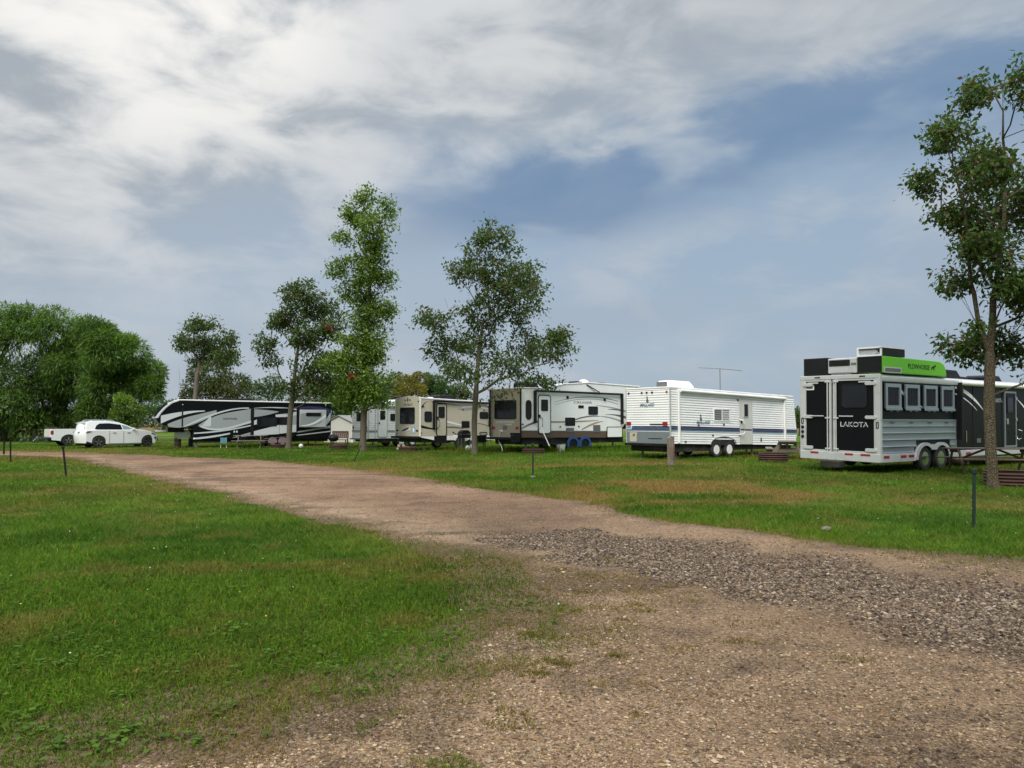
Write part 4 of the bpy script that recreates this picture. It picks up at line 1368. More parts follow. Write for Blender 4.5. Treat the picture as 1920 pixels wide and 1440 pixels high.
# ------------------------------------------------------------------ cream trailer
def cream_trailer():
    loc, rz = frame_at(-5.217, 42.5, 50)
    t = thing('travel_trailer', 'cream travel trailer with brown swooshes and a large rear window', 'travel trailer', loc, rz)
    W = 2.62
    prof = [(.01, .80), (5.16, .80), (5.22, 1.6), (5.14, 2.36), (4.95, 2.62), (4.62, 2.80), (.01, 2.96)]
    MB().prism(prof, 0, W).build('body', cream, t, bevel=.03)
    MB().prism([(-.02, 2.95), (4.66, 2.79), (4.9, 2.68), (4.95, 2.74), (4.66, 2.88), (-.02, 3.03)], -.02, W + .02).build('roof', white, t, bevel=.02)
    # rear wall with a low gabled top
    MB().prism([(0, .80), (W, .80), (W, 3.0), (W - .12, 3.05), (W / 2, 3.13), (.12, 3.05), (0, 3.0)], -.03, .012, 'rear').build('rear_wall', cream, t, bevel=.012)
    for y in (-.012, W + .012):
        MB().box(-.045, .03, y - .03, y + .03, .80, 3.0).build('corner_trim', white, t)
    w = window(t, .52, 2.12, 1.51, 2.47, .10, 'rear', base=-.03, fw=.045)
    MB().box(-.045, -.038, .56, 2.08, 2.13, 2.16).build('window_mullion', satin, w)
    lettering('PATRIOT', 1.71, .74, 2.55, 2.69, -.031, navy, t, 'rear', bold=.02)
    for y, z in ((1.55, 2.90), (1.28, 2.97), (1.03, 2.90), (1.28, 2.88), (2.42, 2.80), (.14, 2.80)):
        lamp_dot(t, y, z, 'rear', -.03, satin, .05)
    graphic(t, navy, [(1.15, 1.20), (1.5, 1.12), (1.95, 1.08)], [(1.15, 1.30), (1.5, 1.26), (1.95, 1.10)], 0, 'rear', -.03)
    graphic(t, white, [(1.0, 1.18), (1.4, 1.10), (1.8, 1.03)], [(1.0, 1.30), (1.4, 1.15), (1.8, 1.05)], 1, 'rear', -.03)
    MB().prism(rrect(.45, .83, .97, 1.36, .04), -.04, -.029, 'rear').build('picture_sticker', sky_blue, t)
    MB().box(-.045, -.0395, .55, .73, 1.02, 1.28).build('sticker_figure', white, t)
    for y in (2.32, .16):
        MB().box(-.06, -.029, y, y + .2, 1.08, 1.17).build('tail_light', satin, t, bevel=.01)
    pl = MB().box(-.04, -.029, 2.22, 2.52, .86, 1.04).build('licence_plate', white, t)
    MB().box(-.043, -.039, 2.26, 2.48, .90, 1.0).build('plate_number', steel, pl)
    MB().box(-.22, .0, -.05, W + .25, .68, .80).build('bumper', satin, t, bevel=.02)
    MB().box(.15, 5.0, .1, W - .1, .45, .80).build('chassis', under, t)
    # white apron with a fender over the wheel
    MB().prism([(.0, .80), (.95, .80), (.95, .58), (.0, .76)], -.012, .2).build('apron', white, t)
    fen = [(1.86, .80), (1.86, .56), (2.40, .55)] + arc(2.83, .40, .40, .40, 165, 12, 12) + [(3.5, .62), (3.5, .80), (3.2, .84)] + [(2.83, .90), (2.5, .86), (2.3, .80)]
    MB().prism(fen, -.05, .15).build('fender', white, t, bevel=.01)
    for a, c in ((3.55, 4.0), (4.25, 4.65), (4.8, 5.05), (5.1, 5.4)):
        MB().prism(rrect(a, c, .52, .80, .06), -.03, .1).build('apron_panel', white, t)
    wheel(t, 2.83, -.02, .345, .2, 'steel', chrome)
    wheel(t, 2.83, W - .2, .345, .2, 'steel', chrome)
    wheel(t, 3.70, .06, .345, .2, 'steel', chrome)
    # near side
    window(t, .28, .78, 1.63, 2.23, .10)
    d = door(t, 1.14, 1.78, .84, 2.66, cream, (1.87, 2.51), trim=satin, rr=.10, wx=(1.23, 1.66))
    MB().box(1.08, 1.20, -.08, -.02, 1.80, 1.93).build('door_handle', satin, d, bevel=.01)
    MB().tube([(1.12, -.02, 1.86), (1.22, -.13, 1.76), (1.22, -.13, 1.36), (1.14, -.02, 1.24)], .018, 7).build('grab_rail', satin, t, smooth=True)
    MB().box(1.05, 1.80, -.40, .0, .40, .47).box(1.05, 1.80, -.02, .02, .40, .80).build('entry_step', satin, t)
    aw = MB().tube([(.88, -.10, 2.84), (5.0, -.10, 2.77)], .062, 12).build('awning', satin, t, smooth=True)
    for ax, zb in ((.89, 1.20), (4.98, 1.35)):
        MB().box(ax - .055, ax + .055, -.14, -.003, zb, 2.86).build('awning_arm', satin, aw, bevel=.01)
    graphic(t, satin, [(.08, 2.34), (.30, 2.66), (.86, 2.72)], [(.08, 2.52), (.30, 2.72), (.86, 2.77)], 0)
    graphic(t, satin, [(.86, 2.72), (1.7, 2.69), (2.65, 2.61)], [(.86, 2.77), (1.7, 2.73), (2.65, 2.62)], 1)
    graphic(t, satin, [(.0, 1.30), (.85, 1.19), (1.67, 1.15)], [(.0, 1.47), (.85, 1.27), (1.67, 1.165)], 0)
    graphic(t, white, [(1.42, 1.70), (2.2, 1.52), (3.02, 1.36)], [(1.42, 1.74), (2.2, 1.62), (3.02, 1.42)], 2)
    graphic(t, steel, [(1.45, 1.29), (2.1, 1.27), (3.1, 1.21)], [(1.45, 1.31), (2.1, 1.37), (3.1, 1.23)], 0)
    graphic(t, grey, [(2.6, 2.36), (3.4, 2.32), (4.1, 2.42)], [(2.6, 2.40), (3.4, 2.45), (4.1, 2.46)], 0)
    graphic(t, white, [(2.95, 2.46), (4.0, 2.50), (5.0, 2.38)], [(2.95, 2.52), (4.0, 2.58), (5.0, 2.44)], 1)
    graphic(t, steel, [(3.9, 1.56), (4.5, 1.46), (5.15, 1.30)], [(3.9, 1.59), (4.5, 1.51), (5.15, 1.34)], 0)
    window(t, 4.25, 4.89, 1.82, 2.24, .10)
    MB().prism(rrect(2.90, 3.48, 1.28, 1.68, .05), -.02, .002).build('kitchen_hatch', satin, t)
    ht = MB().ring(rrect(4.25, 4.82, .82, 1.02, .06), rrect(4.29, 4.78, .86, .98, .04), -.02, .002).build('hatch_frame', satin, t)
    for x, z in ((.2, 2.50), (.05, 1.0), (3.0, 2.36), (4.58, 2.33), (2.3, 1.02), (2.45, .92), (2.58, .90), (2.68, .93)):
        lamp_dot(t, x, z, 'side', 0, satin, .05)
    roof_unit(t, 1.75, 3.0, .8, 1.7, 2.92, 3.24, satin)
    roof_unit(t, 1.1, 1.4, .6, 1.0, 2.95, 3.08, white, 'roof_vent')
    stand(t, ((.5, .3), (.5, W - .3), (4.8, .3)), .70)
    MB().tube([(5.1, .5, .5), (6.3, W / 2, .5)], .05, 6).tube([(5.1, W - .5, .5), (6.3, W / 2, .5)], .05, 6).build('drawbar', satin, t)
    return t


# ------------------------------------------------------------------ older white fifth wheel
def small_white_trailer():
    loc, rz = frame_at(-9.215, 48, 50)
    t = thing('fifth_wheel_trailer', 'older white trailer with grey waist stripe behind the tall tree', 'fifth wheel', loc, rz)
    W = 2.20
    prof = [(.01, .55), (5.6, .50), (6.0, 1.3), (7.6, 1.4), (7.8, 2.2), (7.4, 3.1), (2.4, 3.06), (1.0, 2.76), (.01, 2.66)]
    MB().prism(prof, .012, W - .012).build('body', white_al, t, bevel=.02)
    b = MB()
    h = .12
    for k in range(17):
        z0 = .56 + k * h
        if z0 + h > 2.68:
            break
        b.add([(0, .012, z0), (5.5, .012, z0), (5.5, -.010, z0 + .012), (0, -.010, z0 + .012), (5.5, .006, z0 + h), (0, .006, z0 + h)], [(0, 1, 2, 3), (3, 2, 4, 5)])
        b.add([(.012, W, z0), (.012, 0, z0), (-.010, 0, z0 + .012), (-.010, W, z0 + .012), (.006, 0, z0 + h), (.006, W, z0 + h)], [(0, 1, 2, 3), (3, 2, 4, 5)])
    b.build('siding', white_al, t, fix=False)
    MB().prism([(-.03, 2.66), (1.0, 2.76), (2.4, 3.06), (7.4, 3.1), (7.4, 3.16), (2.4, 3.13), (1.0, 2.83), (-.03, 2.73)], -.03, W + .03).build('roof', white, t, bevel=.015)
    MB().prism([(.55, 2.66), (2.3, 2.66), (2.3, 2.98), (.9, 2.70)], -.06, -.012).build('awning_cover', white, t)
    MB().box(.6, 2.4, -.10, -.011, 2.59, 2.65).build('awning', steel, t)
    d = door(t, .70, 1.34, .68, 2.52, white_al, (1.78, 2.36), base=-.012, trim=alu_pale, rr=.08, wx=(.83, 1.20))
    MB().box(.73, .80, -.08, -.03, 1.50, 1.62).build('door_handle', satin, d)
    window(t, 1.60, 2.05, 1.70, 2.17, .08, base=-.010)
    window(t, .95, 1.55, 1.68, 2.26, .06, 'rear', base=-.010)
    for a, c, m in ((1.08, 1.02, steel), (1.0, .96, grey)):
        MB().box(.02, 5.4, -.016, -.004, c, a).build('stripe', m, t)
        MB().box(-.016, -.004, .02, W, c, a).build('stripe', m, t)
    for y in (.15, W - .28):
        MB().box(-.05, -.01, y, y + .13, 1.18, 1.35).build('tail_light', red, t)
    for a in (.0, .48):
        MB().box(a - .03, a + .03, -.025, .02, .55, 2.62).build('corner_trim', alu_pale, t)
    MB().box(-.15, .0, 0, W, .48, .56).build('bumper', steel, t)
    MB().box(.2, 5.4, .1, W - .1, .34, .56).build('chassis', under, t)
    MB().box(.68, 1.36, -.35, .0, .28, .34).build('entry_step', satin, t)
    roof_unit(t, .25, 1.2, .7, 1.5, 2.72, 3.02, white_al)
    roof_unit(t, 2.6, 3.8, .5, 1.4, 3.10, 3.40, satin)
    for wx in (2.5, 3.35):
        wheel(t, wx, .02, .33, .2)
        wheel(t, wx, W - .22, .33, .2)
    stand(t, ((.5, .3), (.5, W - .3), (5.2, .3), (6.6, .6)), .5)
    MB().tube([(6.6, .6, .4), (6.6, .6, 1.4)], .05, 6).build('landing_leg', steel, t)
    return t


# ------------------------------------------------------------------ long black fifth wheel
def black_fifth_wheel():
    loc, rz = frame_at(-21.90, 46.5, 60)
    t = thing('fifth_wheel_trailer', 'long black and silver fifth wheel with sweeping graphics behind the parked car', 'fifth wheel', loc, rz)
    W = 2.5
    rt = lambda x: 3.0 - .0085 * x
    prof = [(-.24, 1.85), (-.10, 1.62), (.19, 1.43), (.79, 1.29), (1.96, 1.27), (1.98, .50), (10.76, .42), (10.78, rt(10.8)), (1.06, rt(1)), (.62, 2.82), (.22, 2.48), (-.08, 2.10)]
    MB().prism(prof, 0, W).build('body', black, t, bevel=.05)
    MB().prism([(1.0, rt(1) - .01), (10.80, rt(10.8) - .01), (10.80, rt(10.8) + .07), (1.0, rt(1) + .07)], -.02, W + .02).build('roof', white, t, bevel=.015)
    MB().box(2.1, 10.6, .12, W - .12, .30, .46).build('chassis', under, t)
    # front cap: pale rim and dark windscreen-like shield seen on the nose
    cap = [(-.27, 1.86), (-.11, 2.13), (.20, 2.52), (.60, 2.87), (1.04, 3.02), (1.10, 2.95), (.70, 2.80), (.34, 2.50), (.05, 2.14), (-.10, 1.86)]
    MB().prism(cap, -.025, W + .02).build('front_cap_rim', pale, t, bevel=.02)
    MB().prism([(-.30, 2.02), (-.15, 2.22), (.15, 2.58), (.42, 2.83), (.46, 2.79), (.20, 2.54), (-.10, 2.18), (-.24, 2.0)], .3, W - .3).build('cap_shield', glass, t)
    # graphics
    graphic(t, pale, [(.05, 1.52), (1.2, 2.02), (2.6, 2.30)], [(.05, 2.02), (1.2, 2.26), (2.6, 2.36)], 0)
    graphic(t, grey, [(.45, 1.36), (1.5, 1.33), (2.3, 1.62), (3.3, 2.14)], [(.45, 1.50), (1.5, 1.92), (2.3, 2.14), (3.3, 2.40)], 0)
    graphic(t, pale, [(1.4, 1.31), (2.2, 1.66), (3.2, 2.08), (5.3, 2.50)], [(1.4, 1.36), (2.2, 1.78), (3.2, 2.20), (5.3, 2.58)], 2)
    graphic(t, grey, [(2.25, 1.34), (2.8, 1.18), (3.8, 1.20), (5.42, 1.66)], [(2.25, 1.44), (2.8, 1.80), (3.8, 2.18), (5.42, 2.50)], 1)
    graphic(t, pale, [(2.45, 1.36), (2.7, 1.34), (2.98, 1.36)], [(2.45, 1.37), (2.7, 1.72), (2.98, 2.06)], 2)
    graphic(t, pale, [(2.35, 1.30), (2.9, 1.12), (3.9, 1.14), (5.44, 1.56)], [(2.35, 1.42), (2.9, 1.24), (3.9, 1.26), (5.44, 1.72)], 3)
    graphic(t, pale, [(1.98, .87), (3.2, .96), (5.44, 1.36)], [(1.98, .95), (3.2, 1.05), (5.44, 1.44)], 0)
    graphic(t, pale, [(1.98, .52), (3.0, .62), (4.15, .84)], [(1.98, .62), (3.0, .74), (4.15, .93)], 0)
    graphic(t, grey, [(4.3, .60), (4.9, .66), (5.42, .70)], [(4.3, .61), (4.9, .80), (5.42, .95)], 0)
    MB().box(5.44, 5.58, -.06, .0, .70, 2.55).build('slide_edge', satin, t)
    # middle slide-out and its graphics
    s2 = MB().box(5.58, 8.40, -.10, .05, .70, 2.56).build('slide_room', black, t, bevel=.015)
    B = -.10
    graphic(s2, pale, [(5.62, .74), (6.4, .78), (7.24, .82)], [(5.62, 1.02), (6.4, 1.22), (7.24, 1.44)], 0, base=B)
    graphic(s2, grey, [(5.62, 1.95), (6.4, 2.08), (7.2, 2.30)], [(5.62, 2.46), (6.4, 2.42), (7.2, 2.33)], 0, base=B)
    graphic(s2, pale, [(5.62, 1.44), (5.72, 1.46), (5.82, 1.48)], [(5.62, 1.72), (5.72, 1.76), (5.82, 1.80)], 0, base=B)
    graphic(s2, pale, [(7.26, .84), (7.8, .90), (8.38, .96)], [(7.26, 1.42), (7.8, 1.44), (8.38, 1.46)], 0, base=B)
    graphic(s2, pale, [(7.0, 1.97), (7.7, 1.97), (8.38, 2.10)], [(7.0, 2.12), (7.7, 2.20), (8.38, 2.34)], 0, base=B)
    graphic(s2, grey, [(7.97, 1.46), (8.15, 1.46), (8.38, 1.46)], [(7.97, 1.98), (8.15, 2.04), (8.38, 2.10)], 1, base=B)
    graphic(s2, pale, [(5.60, 2.52), (6.9, 2.56), (8.38, 2.42)], [(5.60, 2.545), (6.9, 2.62), (8.38, 2.52)], 2, base=B)
    window(s2, 5.80, 7.08, 1.34, 1.95, .06, base=B)
    window(s2, 7.28, 7.98, 1.44, 1.96, .06, base=B)
    window(s2, 7.30, 8.10, 2.20, 2.55, .04, base=B)
    # rear slide-out
    MB().box(8.46, 8.58, -.05, .0, 1.24, 2.66).build('slide_edge', satin, t)
    s3 = MB().box(8.60, 10.40, -.18, .05, 1.28, 2.46).build('slide_room', pale, t, bevel=.02)
    graphic(s3, grey, [(8.62, 1.32), (9.4, 1.32), (10.1, 1.62)], [(8.62, 2.20), (9.4, 2.24), (10.1, 2.30)], 0, base=-.18)
    graphic(s3, white, [(8.7, 1.36), (9.5, 1.46), (10.36, 1.98)], [(8.7, 1.40), (9.5, 1.60), (10.36, 2.20)], 1, base=-.18)
    window(s3, 9.00, 10.02, 2.02, 2.26, .06, base=-.18)
    graphic(t, navy, [(8.6, 2.48), (9.6, 2.50), (10.74, 2.0)], [(8.6, 2.62), (9.6, 2.70), (10.74, 2.5)], 0)
    graphic(t, pale, [(10.40, 1.40), (10.58, 1.56), (10.74, 1.80)], [(10.40, 1.75), (10.58, 2.05), (10.74, 2.30)], 1)
    graphic(t, grey, [(7.2, .72), (9.0, .98), (10.74, 1.22)], [(7.2, .76), (9.0, 1.08), (10.74, 1.40)], 0)
    graphic(t, pale, [(6.3, .52), (8.6, .72), (10.74, .95)], [(6.3, .535), (8.6, .77), (10.74, 1.03)], 1)
    lettering('SOLITUDE', 3.72, 4.56, 1.78, 1.90, -.008, satin, t, bold=.012)
    for x in (4.36, 4.52):
        MB().box(x, x + .1, -.02, .002, .94, 1.06).build('hose_port', pale, t)
    lamp_dot(t, 1.28, 2.72, 'side', 0, white, .03)
    lamp_dot(t, 2.0, .58, 'side', -.01, white, .07)
    MB().box(1.24, 1.32, -.02, .002, 1.34, 2.5).build('panel_seam', satin, t)
    for wx in (6.86, 7.52):
        wheel(t, wx, .02, .32, .2)
        wheel(t, wx, W - .2, .32, .2)
        MB().prism(arc(wx, .33, .30, .31, -20, 200, 18), -.03, .012).build('wheel_cover', mat('mauve_cover', (.23, .165, .175), .7, var=.1), t, bevel=.03, smooth=True)
    MB().ring(arc(7.19, .34, .74, .42, 0, 180, 20), arc(7.19, .34, .70, .38, 0, 180, 20), -.02, .01).build('arch_trim', satin, t)
    MB().box(.55, 1.5, .9, 1.6, .98, 1.28).build('pin_box', satin, t)
    MB().box(-.15, .85, 1.0, 1.5, 1.0, 1.12).build('pin_plate', pale, t)
    for y in (.35, W - .35):
        MB().box(2.1, 2.22, y - .06, y + .06, .03, .6).box(2.02, 2.30, y - .14, y + .14, 0, .03).build('landing_leg', steel, t)
    stand(t, ((9.8, .35), (9.8, W - .35)), .45)
    for x in (2.3, 3.6):
        roof_unit(t, x + 1.2, x + 2.2, .8, 1.6, 3.02, 3.22, satin)
    b = MB()
    for y in (.3, .7):
        b.tube([(10.85, y, .8), (10.85, y, 3.02)], .02, 6)
    for i in range(7):
        b.tube([(10.85, .3, 1.0 + i * .3), (10.85, .7, 1.0 + i * .3)], .015, 5)
    b.build('ladder', satin, t)
    return t


# ------------------------------------------------------------------ cars
def tumble(poly, W, zb, k, y_in=.02):
    """cabin outline (x,z) given on both sides, leaning in with height"""
    n = len(poly)
    ins = [y_in + max(0, z - zb) * k for x, z in poly]
    vs = [(x, i, z) for (x, z), i in zip(poly, ins)] + [(x, W - i, z) for (x, z), i in zip(poly, ins)]
    return MB().add(vs, [tuple(range(n)), tuple(range(2 * n - 1, n - 1, -1))] + [(i, n + i, n + (i + 1) % n, (i + 1) % n) for i in range(n)])


def side_glass(parent, poly, zb, k, y_in, W, m, name='side_window', off=.008):
    for s in (0, 1):
        n = len(poly)
        y = [y_in + max(0, z - zb) * k for x, z in poly]
        sg = -1 if s == 0 else 1
        ys = [q - off if s == 0 else W - q + off for q in y]
        vs = [(x, a, z) for (x, z), a in zip(poly, ys)] + [(x, a - sg * .02, z) for (x, z), a in zip(poly, ys)]
        MB().add(vs, [tuple(range(n)), tuple(range(2 * n - 1, n - 1, -1))] + [(i, n + i, n + (i + 1) % n, (i + 1) % n) for i in range(n)]).build(name, m, parent)


def loft(poly, slices, W=None, zb=0, y_in=0.0):
    """outline (x,z) repeated at several depths y; with W the outline leans in with height"""
    n = len(poly)
    vs = []
    for y, k in slices:
        for x, z in poly:
            yy = y
            if W:
                ins = y_in + max(0, z - zb) * k
                yy = ins + (W - 2 * ins) * (y - slices[0][0]) / (slices[-1][0] - slices[0][0])
            vs.append((x, yy, z))
    m = len(slices)
    fs = [tuple(range(n)), tuple(range(m * n - 1, (m - 1) * n - 1, -1))]
    fs += [(j * n + i, (j + 1) * n + i, (j + 1) * n + (i + 1) % n, j * n + (i + 1) % n) for j in range(m - 1) for i in range(n)]
    return MB().add(vs, fs)


def round_ends(root, W, xr, xf, cr, cf, skip=('wheel',)):
    """curve the tail and nose of a car in plan: corners drawn in"""
    for o in root.children:
        if o.type != 'MESH' or o.name.split('.')[0] in skip:
            continue
        for v in o.data.vertices:
            s2 = min(1.0, abs(v.co.y - W / 2) / (W / 2)) ** 2.6
            if v.co.x < xr:
                v.co.x += s2 * cr * (xr - v.co.x)
            elif v.co.x > xf:
                v.co.x -= s2 * cf * (v.co.x - xf)


def slab(parent, pts, th, m, name):
    """thin plate through four points given in order, pushed out along its normal"""
    p = [Vector(q) for q in pts]
    nrm = (p[1] - p[0]).cross(p[3] - p[0]).normalized() * th
    vs = [q for q in p] + [q + nrm for q in p]
    return MB().add(vs, [(0, 1, 2, 3), (7, 6, 5, 4), (0, 4, 5, 1), (1, 5, 6, 2), (2, 6, 7, 3), (3, 7, 4, 0)]).build(name, m, parent)


def suv():
    loc, rz = frame_at(-25.87, 46.9, 42)
    t = thing('parked_car', 'white crossover SUV with dark rear windows parked in front of the pickup', 'SUV', loc, rz)
    W = 1.88
    prof = ([(-1.02, .30), (-1.08, .58), (-1.10, .80), (-1.07, .97), (-1.0, 1.10), (-.2, 1.12), (1.5, 1.11), (2.30, 1.14), (2.75, 1.09), (3.25, .99), (3.62, .88), (3.80, .77),
             (3.85, .58), (3.82, .34), (3.72, .24), (3.46, .23)] + arc(3.0, .36, .43, .42, -15, 195, 14) + [(2.5, .22), (.48, .22)] + arc(0, .36, .43, .42, -15, 195, 14) + [(-.50, .26)])
    SL = [.02, .14, .34, .64, .94, 1.24, 1.54, 1.74, 1.86]
    loft(prof, [(y, 0) for y in SL]).build('body', car_white, t, bevel=.03, smooth=True)
    cab = [(-1.0, 1.08), (-.93, 1.36), (-.84, 1.56), (-.62, 1.65), (-.1, 1.695), (.6, 1.69), (1.15, 1.61), (1.62, 1.44), (2.38, 1.10)]
    loft(cab, [(y, .30) for y in SL], W, 1.06, .035).build('cabin', car_white, t, bevel=.02, smooth=True)
    zb, k = 1.06, .30
    side_glass(t, [(-.24, 1.19), (-.12, 1.15), (1.40, 1.14), (1.30, 1.46), (.6, 1.55), (.05, 1.53), (-.14, 1.40)], zb, k, .035, W, glass)
    side_glass(t, [(1.46, 1.14), (2.14, 1.15), (1.66, 1.37), (1.36, 1.45)], zb, k, .035, W, mat('pale_glass', (.22, .30, .32), .1, var=.2, vscale=2))
    slab(t, [(2.30, .12, 1.15), (2.30, W - .12, 1.15), (1.62, W - .21, 1.455), (1.62, .21, 1.455)], .012, glass, 'windscreen')
    slab(t, [(-.855, .24, 1.54), (-.855, W - .24, 1.54), (-.985, W - .16, 1.20), (-.985, .16, 1.20)], .012, glass, 'rear_window')
    MB().prism([(-.62, 1.64), (-1.02, 1.56), (-1.0, 1.52), (-.62, 1.57)], .22, W - .22).build('roof_spoiler', car_white, t)
    for y in (.30, W - .30):
        MB().tube([(-.5, y, 1.68), (-.3, y, 1.75), (.8, y, 1.74), (1.0, y, 1.66)], .02, 6).build('roof_rail', alu, t)
    for y0, y1 in ((.0, .55), (W - .55, W)):
        MB().prism([(-1.12, .93), (-1.06, 1.03), (-.75, 1.06), (-.45, 1.03), (-.75, .97)], y0, y1).build('tail_light', mat('smoked_lens', (.10, .09, .09), .25, var=.1), t, bevel=.01)
    MB().prism([(-1.10, .26), (-1.07, .42), (-.5, .34), (-.5, .24)], .01, W - .01).build('rear_bumper', satin, t)
    MB().box(.5, 2.5, -.005, .05, .20, .29).build('side_sill', alu, t)
    for x in (.9, 1.78):
        MB().box(x - .1, x + .1, -.01, .03, .93, .97).build('door_handle', alu, t, bevel=.01)
    for x in (.62, 1.46):
        MB().box(x - .006, x + .006, .008, .024, .32, 1.05).build('door_gap', satin, t)
    for y, s in ((-.14, 0), (W - .06, 1)):
        MB().box(1.98, 2.12, y, y + .2, 1.12, 1.25).build('door_mirror', car_white, t, bevel=.03)
    MB().prism([(3.30, .95), (3.72, .84), (3.75, .77), (3.30, .87)], .0, .25).build('headlight', glass, t, bevel=.01)
    MB().prism([(3.60, .66), (3.82, .66), (3.84, .50), (3.70, .50)], .008, .2).build('fog_light', satin, t)
    MB().box(3.78, 3.87, .4, W - .4, .38, .66).build('front_grille', satin, t)
    for wx in (0, 3.0):
        for y in (.03, W - .25):
            if y > 1:
                w = wheel(t, wx, y, .36, .22, 'steel', satin)
            else:
                wheel(t, wx, y, .36, .22, 'spoke')
        MB().prism(arc(wx, .36, .43, .42, -15, 195, 14), .2, W - .2).build('wheel_well', under, t)
    MB().box(-.9, 3.5, .25, W - .25, .17, .30).build('underbody_panel', under, t)
    round_ends(t, W, -.35, 3.1, .5, .5)
    return t


def pickup():
    loc, rz = frame_at(-30.79, 50.0, 45)
    t = thing('parked_pickup', 'white pickup truck half hidden behind the crossover', 'pickup', loc, rz)
    W = 1.80
    prof = ([(.02, .42), (.0, .80), (.02, 1.15), (1.98, 1.16), (2.0, .42), (1.50, .36)] + arc(1.05, .37, .47, .42, -8, 188, 14) + [(.55, .36)])
    MB().prism(prof, .0, W).build('bed', car_white, t, bevel=.04, smooth=True)
    MB().box(.1, 1.95, .12, W - .12, 1.12, 1.175).build('bed_cover', satin, t, bevel=.02)
    cp = [(2.02, .38), (2.02, 1.18), (4.5, 1.16), (4.9, 1.13), (5.9, 1.05), (6.1, .95), (6.12, .45), (5.6, .36)] + arc(5.1, .37, .47, .42, -8, 188, 14) + [(4.5, .34)]
    MB().prism(cp, .0, W).build('body', car_white, t, bevel=.05, smooth=True)
    cab = [(2.05, 1.15), (2.10, 1.45), (2.25, 1.58), (2.6, 1.63), (3.7, 1.62), (4.1, 1.55), (4.75, 1.15)]
    tumble(cab, W, 1.15, .26, .03).build('cabin', car_white, t, bevel=.03, smooth=True)
    side_glass(t, [(2.35, 1.20), (4.4, 1.20), (4.0, 1.48), (3.5, 1.52), (2.45, 1.52)], 1.15, .26, .03, W, glass)
    slab(t, [(4.70, .1, 1.19), (4.70, W - .1, 1.19), (4.14, W - .18, 1.53), (4.14, .18, 1.53)], .012, glass, 'windscreen')
    slab(t, [(2.08, .25, 1.50), (2.08, W - .25, 1.50), (2.045, W - .2, 1.22), (2.045, .2, 1.22)], .012, glass, 'rear_window')
    MB().box(-.03, .03, .16, W - .16, .62, 1.14).build('tailgate', car_white, t, bevel=.015)
    for y in (-.006, W - .13):
        MB().box(-.012, .14, y, y + .136, .78, 1.06).build('tail_light', red, t, bevel=.01)
    MB().box(-.18, .05, .0, W, .40, .58).build('rear_bumper', satin, t, bevel=.03)
    MB().box(.2, 5.9, .3, W - .3, .28, .50).build('chassis', under, t)
    for wx in (1.05, 5.1):
        for y in (.02, W - .27):
            wheel(t, wx, y, .37, .25, 'spoke')
        MB().prism(arc(wx, .37, .47, .42, -8, 188, 14), .22, W - .22).build('wheel_well', under, t)
    MB().box(4.35, 4.5, -.2, .02, 1.17, 1.36).build('door_mirror', satin, t, bevel=.03)
    return t


horse_trailer()
siding_trailer()
cruiser_fifth_wheel()
cream_trailer()
small_white_trailer()
black_fifth_wheel()
suv()
pickup()

# ================================================================== TREES
bark = mat('grey_brown_bark', (.115, .095, .07), .9, var=.35, vscale=9, bump=.9, bscale=22)
bark_dark = mat('dark_bark', (.055, .045, .036), .9, var=.3, vscale=6, bump=.6, bscale=15)


def near_bark():
    m = bpy.data.materials.new('furrowed_bark')
    m.use_nodes = True
    t = NT(m.node_tree)
    co = t.n('ShaderNodeTexCoord').outputs['Object']
    mp = t.n('ShaderNodeMapping', {'Vector': co, 'Scale': (1, 1, .55)}).outputs[0]
    v = t.n('ShaderNodeTexVoronoi', {'Vector': mp, 'Scale': 34.0}, feature='DISTANCE_TO_EDGE')
    nz = t.noise(mp, 26.0, 6.0, .7, .4)
    h = t.m('ADD', t.m('MULTIPLY', t.step(v.outputs['Distance'], 0, .25), .7), t.m('MULTIPLY', nz, .6))
    c = t.ramp(h, [(.15, (.040, .030, .020)), (.5, (.10, .078, .05)), (.8, (.14, .112, .074)), (1.0, (.20, .165, .11))])
    c = t.mix(t.m('MULTIPLY', t.step(t.noise(co, 2.5, 4.0), .45, .75), .35), c, (.15, .155, .09))
    b = t.n('ShaderNodeBump', {'Strength': 1.0, 'Distance': .03, 'Height': h})
    p = t.n('ShaderNodeBsdfPrincipled', {'Base Color': c, 'Roughness': .92, 'Specular IOR Level': .15, 'Normal': b.outputs[0]})
    o = t.n('ShaderNodeOutputMaterial')
    m.node_tree.links.new(p.outputs[0], o.inputs[0])
    return m


